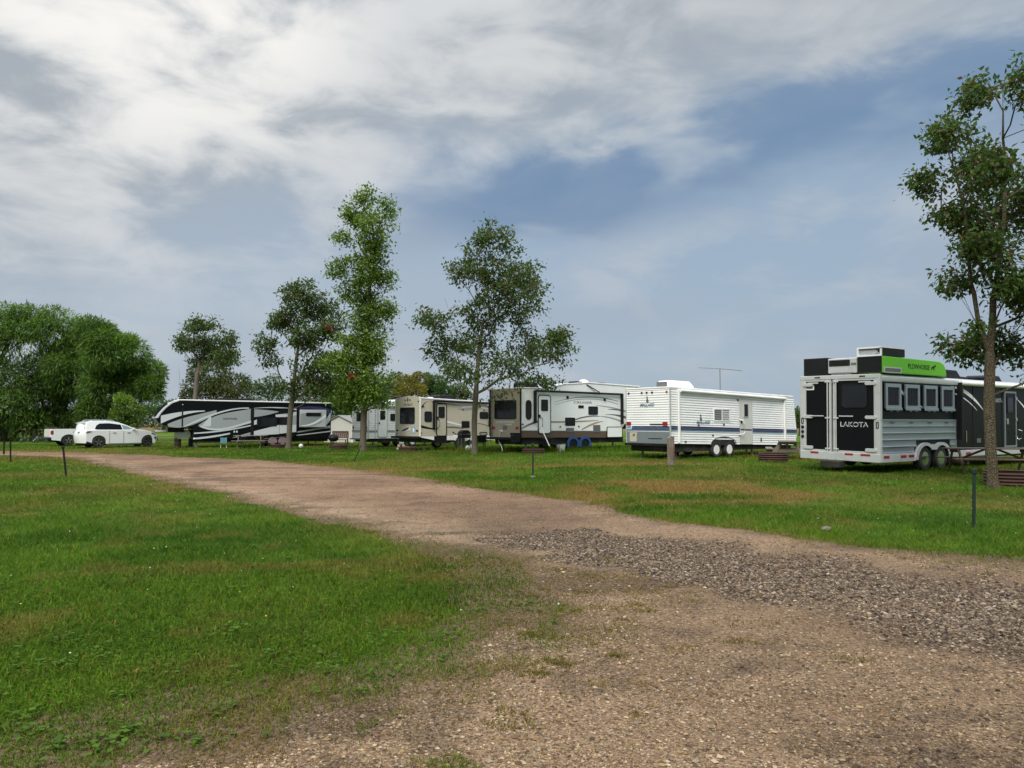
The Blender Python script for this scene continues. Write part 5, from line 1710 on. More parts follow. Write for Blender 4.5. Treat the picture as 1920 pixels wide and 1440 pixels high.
class Skeleton:
    """branch tree grown by joining each tip to the nearest sensible node"""
    def __init__(s, trunk):
        s.p = [np.array(q, float) for q in trunk]
        s.par = [-1] + list(range(len(trunk) - 1))
        s.plen = [0.0]
        for i in range(1, len(trunk)):
            s.plen.append(s.plen[-1] + np.linalg.norm(s.p[i] - s.p[i - 1]))
        s.nt = len(trunk)

    def grow(s, tips, bf=.35, step=.5, low=.9):
        P = np.array(s.p)
        L = np.array(s.plen)
        left = list(range(len(tips)))
        T = np.asarray(tips, float)

        def cost(nodes, lens, first):
            d = np.linalg.norm(T[:, None] - nodes[None], axis=2)
            above = np.maximum(0, nodes[None, :, 2] + .35 * np.hypot(T[:, None, 0] - nodes[None, :, 0], T[:, None, 1] - nodes[None, :, 1]) - T[:, None, 2])
            c = d + bf * lens[None] + low * above
            if first:
                c[:, 0] += 50
            return c
        c = cost(P, L, True)
        best, arg = c.min(1), c.argmin(1)
        alive = np.ones(len(T), bool)
        while alive.any():
            k = np.where(alive, best, 1e9).argmin()
            a = arg[k]
            pa, pb = s.p[a], T[k]
            dist = np.linalg.norm(pb - pa)
            n = max(1, int(dist / step))
            new, prev = [], a
            sag = np.array([0, 0, -.06 * dist])
            for i in range(1, n + 1):
                f = i / n
                q = pa + (pb - pa) * f + sag * math.sin(math.pi * f) + np.random.randn(3) * .03 * dist * (f < 1)
                s.p.append(q)
                s.par.append(prev)
                s.plen.append(s.plen[prev] + np.linalg.norm(q - s.p[prev]))
                prev = len(s.p) - 1
                new.append(prev)
            alive[k] = False
            N = np.array([s.p[i] for i in new])
            Ln = np.array([s.plen[i] for i in new])
            cc = cost(N, Ln, False)
            b2, a2 = cc.min(1), cc.argmin(1)
            upd = b2 < best
            best = np.where(upd, b2, best)
            arg = np.where(upd, np.array(new)[a2], arg)
        return s

    def finish(s, r0, rmin=.006, gamma=1.75):
        n = len(s.p)
        s.kids = [[] for _ in range(n)]
        for i, q in enumerate(s.par):
            if q >= 0:
                s.kids[q].append(i)
        wgt = np.zeros(n)
        for i in range(n - 1, -1, -1):
            if not s.kids[i]:
                wgt[i] = 1.0
            if s.par[i] >= 0:
                wgt[s.par[i]] += wgt[i]
        # nodes are appended after their parents, so one reverse sweep suffices
        s.r = np.maximum(rmin, r0 * (wgt / wgt[0]) ** (1 / gamma))
        s.w = wgt
        return s

    def mesh(s, name, sides=6, flare=1.35):
        V, F = [], []
        starts = [(0, None)]
        while starts:
            i, par = starts.pop()
            chain = [i] if par is None else [par, i]
            while s.kids[chain[-1]]:
                ks = sorted(s.kids[chain[-1]], key=lambda k: -s.w[k])
                cur = chain[-1]
                chain.append(ks[0])
                for k in ks[1:]:
                    starts.append((k, cur))
            rs = [s.r[j] for j in chain]
            if par is not None:
                rs[0] = min(s.r[par] * .9, rs[1] * 1.15)
            else:
                rs[0] *= flare
            ns = sides if rs[0] > .04 else (5 if rs[0] > .015 else 3)
            ns = 10 if rs[0] > .12 else ns
            b0 = len(V)
            m = len(chain)
            pts = [s.p[j] for j in chain]
            for q in range(m):
                d = pts[min(q + 1, m - 1)] - pts[max(q - 1, 0)]
                d = d / (np.linalg.norm(d) + 1e-9)
                a = np.cross(d, [.3, 1, .1])
                a = a / (np.linalg.norm(a) + 1e-9)
                b = np.cross(a, d)
                for k in range(ns):
                    t = 2 * math.pi * k / ns
                    V.append(pts[q] + (a * math.cos(t) + b * math.sin(t)) * rs[q])
            for q in range(m - 1):
                for k in range(ns):
                    F.append((b0 + q * ns + k, b0 + q * ns + (k + 1) % ns, b0 + (q + 1) * ns + (k + 1) % ns, b0 + (q + 1) * ns + k))
        return np_mesh(name, np.array(V), np.array(F), None, True)


def leaf_mesh(name, c, d, L, Wd, cols):
    """one folded blade per row: base point c, direction d, length L, half width Wd"""
    n = len(c)
    up = np.random.randn(n, 3) * .6 + np.array([0, 0, 1.0])
    s = np.cross(d, up)
    s /= np.linalg.norm(s, axis=1, keepdims=True) + 1e-9
    nn = np.cross(s, d)
    V = np.empty((n, 4, 3))
    V[:, 0] = c
    V[:, 1] = c + d * (L * .45)[:, None] + s * Wd[:, None] + nn * (Wd * .35)[:, None]
    V[:, 2] = c + d * L[:, None]
    V[:, 3] = c + d * (L * .45)[:, None] - s * Wd[:, None] + nn * (Wd * .35)[:, None]
    F = np.arange(n * 4).reshape(n, 4)
    return np_mesh(name, V.reshape(-1, 3), F, np.repeat(cols, 4, 0))


def unit(a):
    return a / (np.linalg.norm(a, axis=1, keepdims=True) + 1e-9)


def lawn_tree(name, label, base, lobes, trunk, r0, tips, nleaf, leaf, pal, seed, bf=.35, depth=1.0, droop=.55, spread=.16, extra=(), bare=(), bark_m=None, tight=.30, low=.9, limbs=()):
    np.random.seed(seed)
    random.seed(seed)
    root = thing(name, label, 'tree', (base[0], base[1], -.03))
    area = np.array([l[2] * l[3] for l in lobes])
    half = max(abs(l[0]) for l in lobes)
    T = []
    for (x, z, rx, rz), ar in zip(lobes, area):
        n = max(3, int(round(tips * ar / area.sum())))
        oy = random.uniform(-1, 1) * half * .55 * depth
        ry = (rx + rz) * .55 * depth
        q = unit(np.random.randn(n, 3)) * (np.random.rand(n, 1) ** .42)
        q[: n // 3] *= 1.35
        T.append(q * [rx, ry, rz] + [x, oy, z])
    T = np.concatenate(T)
    tk = [(x, 0.0 if i == 0 else random.uniform(-.04, .04), z) for i, (x, z) in enumerate(trunk)]
    dense = []
    for a, b in zip(tk[:-1], tk[1:]):
        for f in (0, .25, .5, .75):
            dense.append(tuple(a[k] + (b[k] - a[k]) * f for k in range(3)))
    dense.append(tk[-1])
    sk = Skeleton(dense)
    for lb in limbs:
        prev = int(np.argmin([np.linalg.norm(q - np.array((lb[0][0], 0, lb[0][1]))) for q in sk.p]))
        for (xa, za), (xb, zb_) in zip(lb[:-1], lb[1:]):
            for f in (.34, .67, 1.0):
                q = np.array((xa + (xb - xa) * f, random.uniform(-.04, .04), za + (zb_ - za) * f))
                sk.p.append(q)
                sk.par.append(prev)
                sk.plen.append(sk.plen[prev] + np.linalg.norm(q - sk.p[prev]))
                prev = len(sk.p) - 1
    sk.grow(T, bf, .45, low)
    nb = len(sk.p)
    for pts in bare:
        prev = int(np.argmin([np.linalg.norm(q - np.array(pts[0])) for q in sk.p[:nb]]))
        for q in pts[1:]:
            sk.p.append(np.array(q, float))
            sk.par.append(prev)
            sk.plen.append(0)
            prev = len(sk.p) - 1
    sk.finish(r0)
    link('trunk', sk.mesh('trunk'), root, bark_m or bark)
    ends = [i for i in range(nb) if not sk.kids[i]]
    twig = [i for i in range(nb) if sk.w[i] <= 4 and sk.kids[i]]
    cen, out = [], []
    for i in ends + twig:
        m = nleaf if not sk.kids[i] else nleaf // 2
        d = sk.p[i] - sk.p[sk.par[i]]
        d = d / (np.linalg.norm(d) + 1e-9)
        back = np.random.rand(m, 1) ** 1.5 * tight
        cen.append(sk.p[i] - d * back + np.random.randn(m, 3) * [spread, spread, spread * .75])
        out.append(np.repeat(d[None], m, 0))
    cen, out = np.concatenate(cen), np.concatenate(out)
    n = len(cen)
    d = unit(out * .5 + np.random.randn(n, 3) * .55 + [0, 0, -droop])
    L = leaf * (.65 + .7 * np.random.rand(n))
    Wd = L * (.20 + .10 * np.random.rand(n))
    pal = np.array(pal)
    cl = pal[np.random.randint(0, len(pal), n)] * (.65 + .7 * np.random.rand(n))[:, None]
    for (x, z, rad, colr) in extra:
        hit = ((cen[:, 0] - x) ** 2 + (cen[:, 2] - z) ** 2 < rad ** 2) & (np.random.rand(n) < .8)
        cl[hit] = np.array(colr) * (.7 + .6 * np.random.rand(hit.sum()))[:, None]
    link('crown', leaf_mesh('crown', cen, d, L, Wd, cl), root, leaf_mat('leaf', .38, .5, spec=.2))
    return root


def mass_tree(name, label, base, lobes, n, leaf, pal, seed, hang=.4, group=None, depth=1.0, width=.22, shell=.62, trunk_r=.3, tufts=0, cat='tree'):
    """crown built of overlapping leafy domes, each dome a cloud of leaves thickest near its outside"""
    np.random.seed(seed)
    random.seed(seed)
    root = thing(name, label, cat, (base[0], base[1], -.03), 0, group)
    lob = []
    xs = [l[0] for l in lobes]
    for (x, z, r) in lobes:
        y = random.uniform(-.8, .8) * depth * r
        lob.append((x, y, z, r))
        for k in range(5):                     # smaller bosses break the outline
            v = unit(np.random.randn(1, 3))[0]
            v[2] = abs(v[2]) * .9 + .1
            v = v / np.linalg.norm(v)
            lob.append((x + v[0] * r * .72, y + v[1] * r * .72, z + v[2] * r * .62, r * random.uniform(.34, .52)))
    vol = np.array([l[3] ** 2 for l in lob])
    C, D, K = [], [], []
    pal = np.array(pal)
    for (x, y, z, r), v in zip(lob, vol):
        m = int(n * v / vol.sum())
        u = unit(np.random.randn(m, 3))
        rad = r * (shell + (1.04 - shell) * np.random.rand(m, 1) ** .7)
        p = u * rad * [1, 1, .88] + [x, y, z]
        tone = random.uniform(.75, 1.25)
        C.append(p)
        D.append(unit(u * .75 + np.random.randn(m, 3) * .45 + [0, 0, -hang]))
        K.append(pal[np.random.randint(0, len(pal), m)] * tone)
    C, D, K = np.concatenate(C), np.concatenate(D), np.concatenate(K)
    keep = C[:, 2] > .1
    C, D, K = C[keep], D[keep], K[keep]
    m = len(C)
    L = leaf * (.6 + .8 * np.random.rand(m))
    K = K * (.7 + .6 * np.random.rand(m))[:, None]
    tr = [(xs[0] * .0, 0, 0), (.05, 0, .8), (.1, 0, 1.6)]
    tips = [np.array((x, y, z)) for x, y, z, r in lob if z > 1.5]
    sk = Skeleton(tr).grow(tips, .3, .8).finish(trunk_r, .02)
    link('trunk', sk.mesh('trunk', 6), root, bark_dark)
    link('crown', leaf_mesh('crown', C, D, L, L * width, K), root, leaf_mat('leaf', .38, .5, spec=.2))
    return root


DARK_G = [(0.046, 0.094, 0.022), (0.06, 0.115, 0.026), (0.077, 0.132, 0.031), (0.098, 0.12, 0.036), (0.118, 0.094, 0.041), (0.053, 0.101, 0.024)]
FRESH = [(.125, .205, .028), (.155, .245, .034), (.095, .165, .026), (.19, .275, .044), (.070, .125, .022)]

lawn_tree('young_tree', 'broad open tree in front of the cream trailer, its lower limbs spreading wide', (-1.88, 37.51),
          [(.95, 10.63, 1.15, .95), (-.25, 9.48, 1.05, .8), (2.56, 9.16, 1.05, 1.05), (1.08, 8.62, 1.65, 1.2), (.42, 7.07, 1.35, .9), (2.29, 7.5, 1.2, .9), (-1.92, 6.62, .9, .5),
           (-1.33, 5.28, 1.2, .85), (.01, 5.68, 1.05, .75), (2.96, 5.54, 1.3, .9), (4.17, 5.28, .7, 1.0), (1.75, 4.34, 1.5, .7), (-.58, 4.07, 1.0, .55), (3.5, 3.75, 1.3, .25), (-2.4, 7.02, .42, .26)],
          [(0, 0), (-.01, 1.66), (.09, 3.54), (.2, 5.14), (.42, 6.75)], .145, 640, 38, .19, DARK_G, 11, bf=.42, spread=.20,
          bare=[[(-.6, 0, 5.2), (-1.0, .1, 6.4), (-1.1, .1, 7.6)], [(-.6, 0, 5.2), (-1.2, -.1, 6.9), (-1.5, -.1, 7.9)]])
lawn_tree('young_tree', 'tall narrow bright green tree rising above all the trailers', (-8.46, 42.46),
          [(0, 14.48, .45, .65), (1.24, 14.03, .4, .6), (-.67, 13.57, .65, .6), (.46, 12.66, .9, 1.0), (-.97, 12.08, .55, .33), (.3, 10.84, .95, .9), (-1.27, 10.32, .8, .45), (1.09, 9.87, .65, .6),
           (-.61, 9.02, .9, .65), (.3, 7.74, 1.1, .9), (1.27, 8.11, .55, .5), (-.24, 6.47, 1.1, .9), (.79, 5.92, .8, .7), (-.97, 4.95, 1.1, .8), (.3, 3.86, 1.35, .9), (-.67, 2.94, 1.2, .55), (.67, 2.82, .85, .5), (.3, 11.8, .6, .6), (0, 9.6, .7, .5), (.2, 8.5, .7, .5), (.1, 5.3, .9, .7), (-.1, 3.4, .9, .6)],
          [(0, 0), (.03, 1.67), (.09, 3.79), (.18, 6.22), (.3, 9.26), (.36, 11.99)], .18, 800, 46, .19, FRESH, 12, bf=.25, depth=.9, droop=.25, spread=.24,
          extra=[(-1.35, 7.05, .22, (.26, .03, .018)), (-.45, 4.25, .26, (.22, .028, .018))], low=.25)
lawn_tree('young_tree', 'dark reddish green tree standing in front of the long black trailer', (-13.7, 45.92),
          [(.79, 9.46, 1.15, .75), (-.03, 8.31, 1.15, .85), (1.94, 8.64, 1.0, .85), (-.92, 7.92, .72, .52), (-1.25, 6.34, .5, .85), (-.76, 5.42, .45, .36), (1.61, 6.93, 1.15, .72), (2.66, 7.2, .65, .72),
           (.69, 6.6, .85, .5), (2.33, 5.29, 1.3, .75), (1.28, 4.24, 1.5, .85), (2.6, 3.75, 1.1, .65), (.13, 3.81, .5, .3)],
          [(0, 0), (.07, 2.0), (.23, 3.65), (.36, 5.29), (.62, 6.93)], .16, 520, 36, .21, DARK_G, 13, bf=.42, spread=.21,
          extra=[(2.75, 7.3, .2, (.22, .04, .02))])
lawn_tree('young_tree', 'thin sparse tree with two bare side stems nearest the white cars', (-21.5, 49.99),
          [(1.04, 8.0, .85, .65), (.68, 6.93, 1.1, .8), (-.64, 7.04, .62, .55), (1.39, 6.32, 1.0, .65), (2.64, 7.04, .55, .6), (2.46, 5.96, .9, .58), (.14, 5.96, .7, .55), (-.93, 6.61, .3, .25), (1.57, 5.25, .7, .25)],
          [(0, 0), (.11, 1.68), (.29, 3.46), (.36, 4.89)], .13, 340, 28, .21, DARK_G, 14, bf=.4, spread=.21,
          bare=[[(.11, 0, 1.7), (-.5, .1, 2.6), (-.8, .1, 4.2), (-.9, .1, 5.2)], [(.11, 0, 1.7), (.7, -.1, 2.9), (1.0, -.1, 4.6)]])
lawn_tree('roadside_tree', 'large forked tree with rough bark at the right edge', (11.75, 18.34),
          [(.56, 10.4, .36, .5), (.3, 9.58, .32, .5), (-.75, 9.0, .28, .45), (-1.2, 8.65, .32, .26), (-.85, 7.95, .42, .36), (-.39, 7.6, .48, .48), (.37, 8.25, .48, .6), (-.6, 6.86, .44, .3), (.08, 7.05, .5, .48),
           (.65, 6.4, .48, .48), (-.7, 5.88, .36, .28), (-.16, 5.86, .45, .36), (-.44, 5.2, .42, .29), (.24, 5.06, .52, .48), (.82, 4.66, .48, .6), (-.72, 3.97, .24, .12), (-.31, 3.6, .36, .27), (.39, 3.6, .48, .48),
           (.89, 3.54, .37, .48), (1.75, 9.0, .6, .9), (1.61, 7.25, .7, 1.0), (1.67, 4.9, .78, 1.05), (1.48, 3.33, .52, .39)],
          [(0, 0), (-.03, .98), (-.04, 2.03), (-.01, 2.94), (.05, 3.59)], .128, 900, 34, .145, DARK_G, 15, bf=.48, depth=1.2, spread=.15,
          bare=[[(-.05, 0, 3.6), (-.45, -.1, 4.3), (-.75, -.15, 4.9), (-.85, -.15, 5.5)], [(-.05, 0, 3.6), (-.5, -.1, 4.35), (-.92, -.15, 5.0)]], bark_m=near_bark(), tight=.2,
          limbs=[[(0.0, 3.3), (-.22, 4.2), (-.37, 5.1), (-.42, 6.5), (-.75, 8.0), (-.92, 8.9)], [(.05, 3.59), (.17, 4.64), (.34, 5.82), (.5, 6.73), (.56, 8.04), (.55, 10.1)]])

WILLOW = [(0.092, 0.173, 0.027), (0.122, 0.213, 0.037), (0.07, 0.135, 0.027), (0.163, 0.256, 0.053), (0.056, 0.106, 0.025)]
for i, (b, l, lab, n) in enumerate((
        ((-43.43, 64), [(-.46, 10.29, 1.92), (1.37, 8.55, 2.19), (-2.74, 8.55, 2.65), (2.29, 5.81, 2.06), (0, 4.89, 2.65), (1.37, 2.83, 1.83), (-2.29, 3.29, 3.02), (-5.71, 8.09, 3.02), (-5.94, 3.98, 3.2), (-.46, 1.23, 1.6), (-3.4, 1.2, 1.8), (2.4, 1.3, 1.6)],
         'pale green willow at the far left edge of the picture', 42000),
        ((-39.6, 66), [(-2.26, 10.37, 1.79), (-.09, 9.61, 2.17), (1.89, 8.77, 1.98), (-.94, 6.88, 2.59), (1.41, 5.94, 2.36), (-1.89, 4.05, 2.12), (.47, 3.58, 2.36), (-1.18, 1.69, 1.89), (1.4, 1.4, 1.7), (-3.2, 1.3, 1.5)],
         'middle willow of the dark clump behind the pickup', 36000),
        ((-34.65, 63), [(-.18, 8.98, 1.53), (.99, 7.54, 1.89), (2.38, 7.45, 1.62), (3.33, 5.83, 1.53), (1.57, 5.38, 1.89), (4.09, 4.75, .99), (0, 4.48, 2.16), (4.59, 4.03, .67), (-.54, 2.37, 1.44), (2.7, 4.17, 1.12)],
         'willow leaning right over the crossover, rightmost of the clump', 34000))):
    mass_tree('willow_tree', lab, b, l, n, .42, WILLOW, 30 + i, hang=.45, group='willows behind the parked cars', width=.085, trunk_r=.45)
mass_tree('shrub', 'small light green shrub under the right-hand willow', (-30.04, 58), [(.12, 2.93, .83), (-.41, 2.1, .75), (.62, 2.3, .75), (.21, 1.48, .75), (-.54, 3.55, .41), (.1, .7, .7)], 5000, .2, FRESH, 41, .2, width=.2, trunk_r=.08, cat='shrub')
OLIVE = [(0.062, 0.086, 0.026), (0.083, 0.101, 0.031), (0.049, 0.073, 0.023), (0.111, 0.112, 0.039)]
GREEN = [(0.057, 0.114, 0.034), (0.075, 0.14, 0.042), (0.047, 0.096, 0.031), (0.098, 0.163, 0.052)]
YELL = [(0.156, 0.162, 0.026), (0.198, 0.186, 0.034), (0.12, 0.138, 0.026), (0.228, 0.168, 0.036)]
BG = [('dense olive green tree above the front half of the black trailer', (-27.75, 70), [(-.5, 5.6, 1.8), (1.25, 5.1, 1.5), (-1.35, 4.7, 1.6), (2.35, 4.3, 1.1), (.25, 3.95, 2.0), (-2.25, 3.8, 1.0), (0, 2.2, 1.6)], 11000, OLIVE, .24),
      ('loose light green tree above the middle of the black trailer', (-27.53, 82), [(0, 5.58, .94), (1.29, 6.17, .88), (-.94, 4.94, 1.05), (.59, 4.35, 1.46), (2.93, 4.76, .94), (2.05, 5.23, .82), (-1.87, 5.7, .59), (0.5, 2.6, 1.6)], 5200, GREEN, .24),
      ('dark green tree beyond the shed, behind the tall narrow tree', (-19.0, 76), [(-.54, 4.53, 2.17), (1.63, 3.34, 2.28), (2.71, 5.07, 1.85), (-1.9, 3.77, 1.52), (.54, 2.25, 2.17), (2.71, 1.71, 1.63)], 13000, DARK_G, .25),
      ('bluish green tree right of the tall narrow tree', (-14.7, 84), [(.3, 5.44, 1.32), (-.9, 3.64, 2.04), (1.62, 6.4, .96), (1.2, 4.72, 1.56), (0, 2.0, 1.8)], 9000, GREEN, .25),
      ('yellowing tree above the cream trailer', (-10.31, 78), [(-.72, 5.5, 1.23), (.56, 5.95, 1.0), (0, 4.5, 1.56), (-1.39, 4.5, .78), (0, 2.4, 1.5)], 8000, YELL, .22),
      ('light green tree just right of the yellowing tree', (-8.0, 80), [(-.17, 5.71, 1.14), (.4, 4.69, 1.26), (-.86, 4.86, 1.03), (-1.14, 6.57, .4), (0, 2.6, 1.3)], 7000, GREEN, .24),
      ('small round tree behind the trunk of the broad open tree', (-5.74, 82), [(0, 4.94, 1.05), (-.7, 4.53, .82), (.82, 4.35, .82), (0, 2.8, 1.2)], 4000, DARK_G, .24),
      ('low dark tree beyond the tan field, left of the black trailer', (-57.86, 124), [(0, 3.49, 1.89), (-1.97, 3.06, 1.71), (1.71, 3.91, 1.71), (3.0, 2.63, 1.37), (-3.6, 3.2, 1.6), (-.5, 1.5, 1.8), (1.8, 1.5, 1.5)], 6000, GREEN, .34),
      ('low dark tree showing over the nose of the black trailer', (-52.5, 128), [(.45, 3.39, 1.43), (2.23, 2.85, 1.43), (-1.16, 2.67, 1.07), (4.0, 3.0, 1.5), (1.5, 1.3, 1.6)], 5000, GREEN, .34),
      ('dark tree in the gap between ribbed trailer and horse trailer', (34.71, 90), [(-.26, 2.24, 1.16), (.64, 1.73, 1.03), (-1.03, 1.6, .77), (1.8, 2.1, 1.2), (3.2, 1.8, 1.2)], 5000, DARK_G, .24)]
for i, (lab, b, l, n, pal, lf) in enumerate(BG):
    mass_tree('distant_tree', lab, b, l, n, lf, pal, 60 + i, hang=.2, group='trees beyond the campsite', trunk_r=.2)
# the wood closing the horizon, one mass and mostly hidden by the trailers
np.random.seed(77)
fx = np.concatenate([np.random.uniform(-230, -112, 70), np.random.uniform(-80, 260, 190)])
fy = 225 + np.random.uniform(-10, 40, len(fx)) + .0004 * fx ** 2
fz = 1.0 + np.random.rand(len(fx)) * 2.6
fr = 2.2 + np.random.rand(len(fx)) * 1.6
u = unit(np.random.randn(len(fx) * 120, 3))
ii = np.repeat(np.arange(len(fx)), 120)
c = u * (fr[ii] * (.6 + .45 * np.random.rand(len(ii))))[:, None] + np.stack([fx, fy, fz], 1)[ii]
ok = c[:, 2] > 0
c, u, ii = c[ok], u[ok], ii[ok]
L = .8 + .8 * np.random.rand(len(c))
tone = (.7 + .6 * np.random.rand(len(fx)))[ii] * (.7 + .6 * np.random.rand(len(c)))
o = link('far_wood', leaf_mesh('far_wood', c, unit(u + np.random.randn(len(c), 3) * .4), L, L * .3, np.array([[.042, .072, .034]]) * tone[:, None]), None, leaf_mat('leaf', .38, .5, spec=.2))
tag(o, 'low dark wood along the horizon beyond the field', 'wood', None, 'stuff')

# ================================================================== CAMPSITE THINGS
wood = mat('weathered_wood', (.175, .150, .118), .88, var=.3, vscale=7, bump=.5, bscale=30)
wood_dark = mat('old_brown_wood', (.115, .080, .056), .9, var=.3, vscale=7, bump=.5, bscale=30)
wood_red = mat('peeling_red_wood', (.185, .105, .068), .9, var=.5, vscale=10, bump=.8, bscale=25)
rust = mat('rusty_steel', (.062, .028, .020), .8, var=.45, vscale=9, bump=.4, bscale=40)
post_green = mat('green_post_paint', (.007, .024, .015), .5, var=.25, vscale=12, dirt=.15)
ash = mat('ash', (.10, .095, .09), .95, var=.4, vscale=9, bump=.6)
paper_white = mat('white_plastic', (.74, .74, .72), .5, var=.05, dirt=.1)


def picnic_table(label, loc, rz, m, L=2.4):
    t = thing('picnic_table', label, 'picnic table', (loc[0], loc[1], 0), rz, 'picnic tables')
    for i in range(5):
        y = -.37 + i * .15
        MB().box(-L / 2, L / 2, y, y + .14, .745, .785).build('tabletop_plank', m, t, bevel=.006)
    for s in (-1, 1):
        for k in range(2):
            y0 = s * .78 - .14 + k * .145
            MB().box(-L / 2, L / 2, y0, y0 + .135, .425, .465).build('bench_plank', m, t, bevel=.006)
    for x in (-L / 2 + .32, L / 2 - .32):
        for s in (-1, 1):
            MB().add([(x - .02, s * .20, .745), (x + .02, s * .20, .745), (x + .02, s * .32, .745), (x - .02, s * .32, .745),
                      (x - .02, s * .62, 0), (x + .02, s * .62, 0), (x + .02, s * .74, 0), (x - .02, s * .74, 0)],
                     [(0, 1, 2, 3), (7, 6, 5, 4), (0, 4, 5, 1), (1, 5, 6, 2), (2, 6, 7, 3), (3, 7, 4, 0)]).build('leg', m, t)
        MB().box(x + .022, x + .062, -.90, .90, .30, .424).build('cross_beam', m, t)
        MB().box(x - .065, x - .022, -.36, .36, .64, .744).build('top_cleat', m, t)
    for s in (-1, 1):
        x = s * (L / 2 - .34)
        MB().tube([(x, 0, .38), (s * .18, 0, .74)], .035, 4).build('brace', m, t)
    return t


picnic_table('long weathered picnic table beside the horse trailer behind the forked tree', (15.35, 24.0), R(-12), wood_dark, 2.7)
picnic_table('grey picnic table seen end-on between ribbed trailer and horse trailer', (12.35, 33.6), R(72), wood)
picnic_table('pale picnic table in front of the long black trailer', (-16.5, 47.3), R(8), wood, 2.0)


def fire_ring(label, loc, rad, h, ribs, logs=0):
    t = thing('fire_ring', label, 'fire ring', (loc[0], loc[1], 0), random.uniform(0, 3), 'steel fire rings')
    prof = []
    for i in range(ribs * 4 + 1):
        z = h * i / (ribs * 4)
        prof.append((rad + .022 * math.sin(i * math.pi / 2), z))
    inner = [(r - .03, z) for r, z in prof[::-1]]
    MB().lathe(prof + inner + [prof[0]], (0, 0, 0), 'z', 36).build('ring_wall', rust, t, smooth=True)
    MB().lathe([(rad - .04, .02), (rad * .5, .07), (0, .09)], (0, 0, 0), 'z', 20).build('ash_bed', ash, t)
    for k in range(logs):
        a = random.uniform(0, math.pi)
        q = rad * .7
        MB().tube([(-math.cos(a) * q, -math.sin(a) * q, .10 + .06 * k), (math.cos(a) * q, math.sin(a) * q, .16 + .06 * k)], .06, 8).build('charred_log', wood_dark, t)
    return t


random.seed(5)
fire_ring('rusty ribbed fire ring below the end-on picnic table', (10.75, 30.85), .58, .36, 4, 2)
fire_ring('rusty ribbed fire ring half hidden by the forked tree', (12.95, 19.5), .60, .34, 4, 2)
fire_ring('low rusty fire ring in front of the lattice bench', (-10.4, 45.0), .50, .27, 3, 2)
fire_ring('rusty fire ring under the rear window of the cream trailer', (-5.8, 42.0), .50, .24, 3, 2)
fire_ring('pale rusty fire ring by the door of the taupe-backed trailer', (1.1, 38.8), .57, .25, 3, 1)
fire_ring('small fire ring left of the shed, far behind the lawn', (-14.9, 47.6), .42, .22, 3, 1)


def stake(label, loc, h, lean=(0, 0), m=None, r=.024, foot=False, cap=True):
    t = thing('marker_post', label, 'post', (loc[0], loc[1], 0), random.uniform(0, .6), 'marker posts along the road')
    # studded T-section post
    top = Vector((lean[0], lean[1], h))
    b = MB()
    for poly in ([(-r, -.35 * r), (r, -.35 * r), (r, .1 * r), (-r, .1 * r)], [(-.25 * r, .1 * r), (.25 * r, .1 * r), (.25 * r, 1.3 * r), (-.25 * r, 1.3 * r)]):
        vs = [(x, y, -.05) for x, y in poly] + [(x + top.x, y + top.y, top.z) for x, y in poly]
        b.add(vs, [(3, 2, 1, 0), (4, 5, 6, 7), (0, 1, 5, 4), (1, 2, 6, 5), (2, 3, 7, 6), (3, 0, 4, 7)])
    b.build('stake', m or post_green, t)
    if cap:
        MB().box(top.x - r * 1.3, top.x + r * 1.3, top.y - r, top.y + r * 1.5, h - .05, h + .015).build('post_cap', m or post_green, t, bevel=.006)
    if foot:
        MB().lathe([(.09, .0), (.085, .035), (.03, .05), (0, .05)], (0, 0, 0), 'z', 14).build('foot_plate', steel, t)
    return t


stake('green metal post in the right-hand lawn, nearest of the posts', (7.07, 11.54), .87, (.04, 0), r=.025)
stake('thin green post with foot plate in the lawn before the taupe-backed trailer', (.61, 21.89), .97, (.0, 0), r=.024, foot=True)
stake('dark post leaning slightly left beside the road, below the crossover', (-13.25, 22.32), .88, (-.12, 0), satin, .028)
stake('dark post further left, beside the bend in the road', (-20.35, 30.43), .90, (-.03, 0), satin, .030)
stake('short dark post cut by the left edge of the picture', (-25.5, 37.6), .62, (0, 0), satin, .04)
stake('thin dark stick leaning right in front of the tall narrow tree', (-6.52, 30.85), .66, (.30, .1), satin, .02, cap=False)

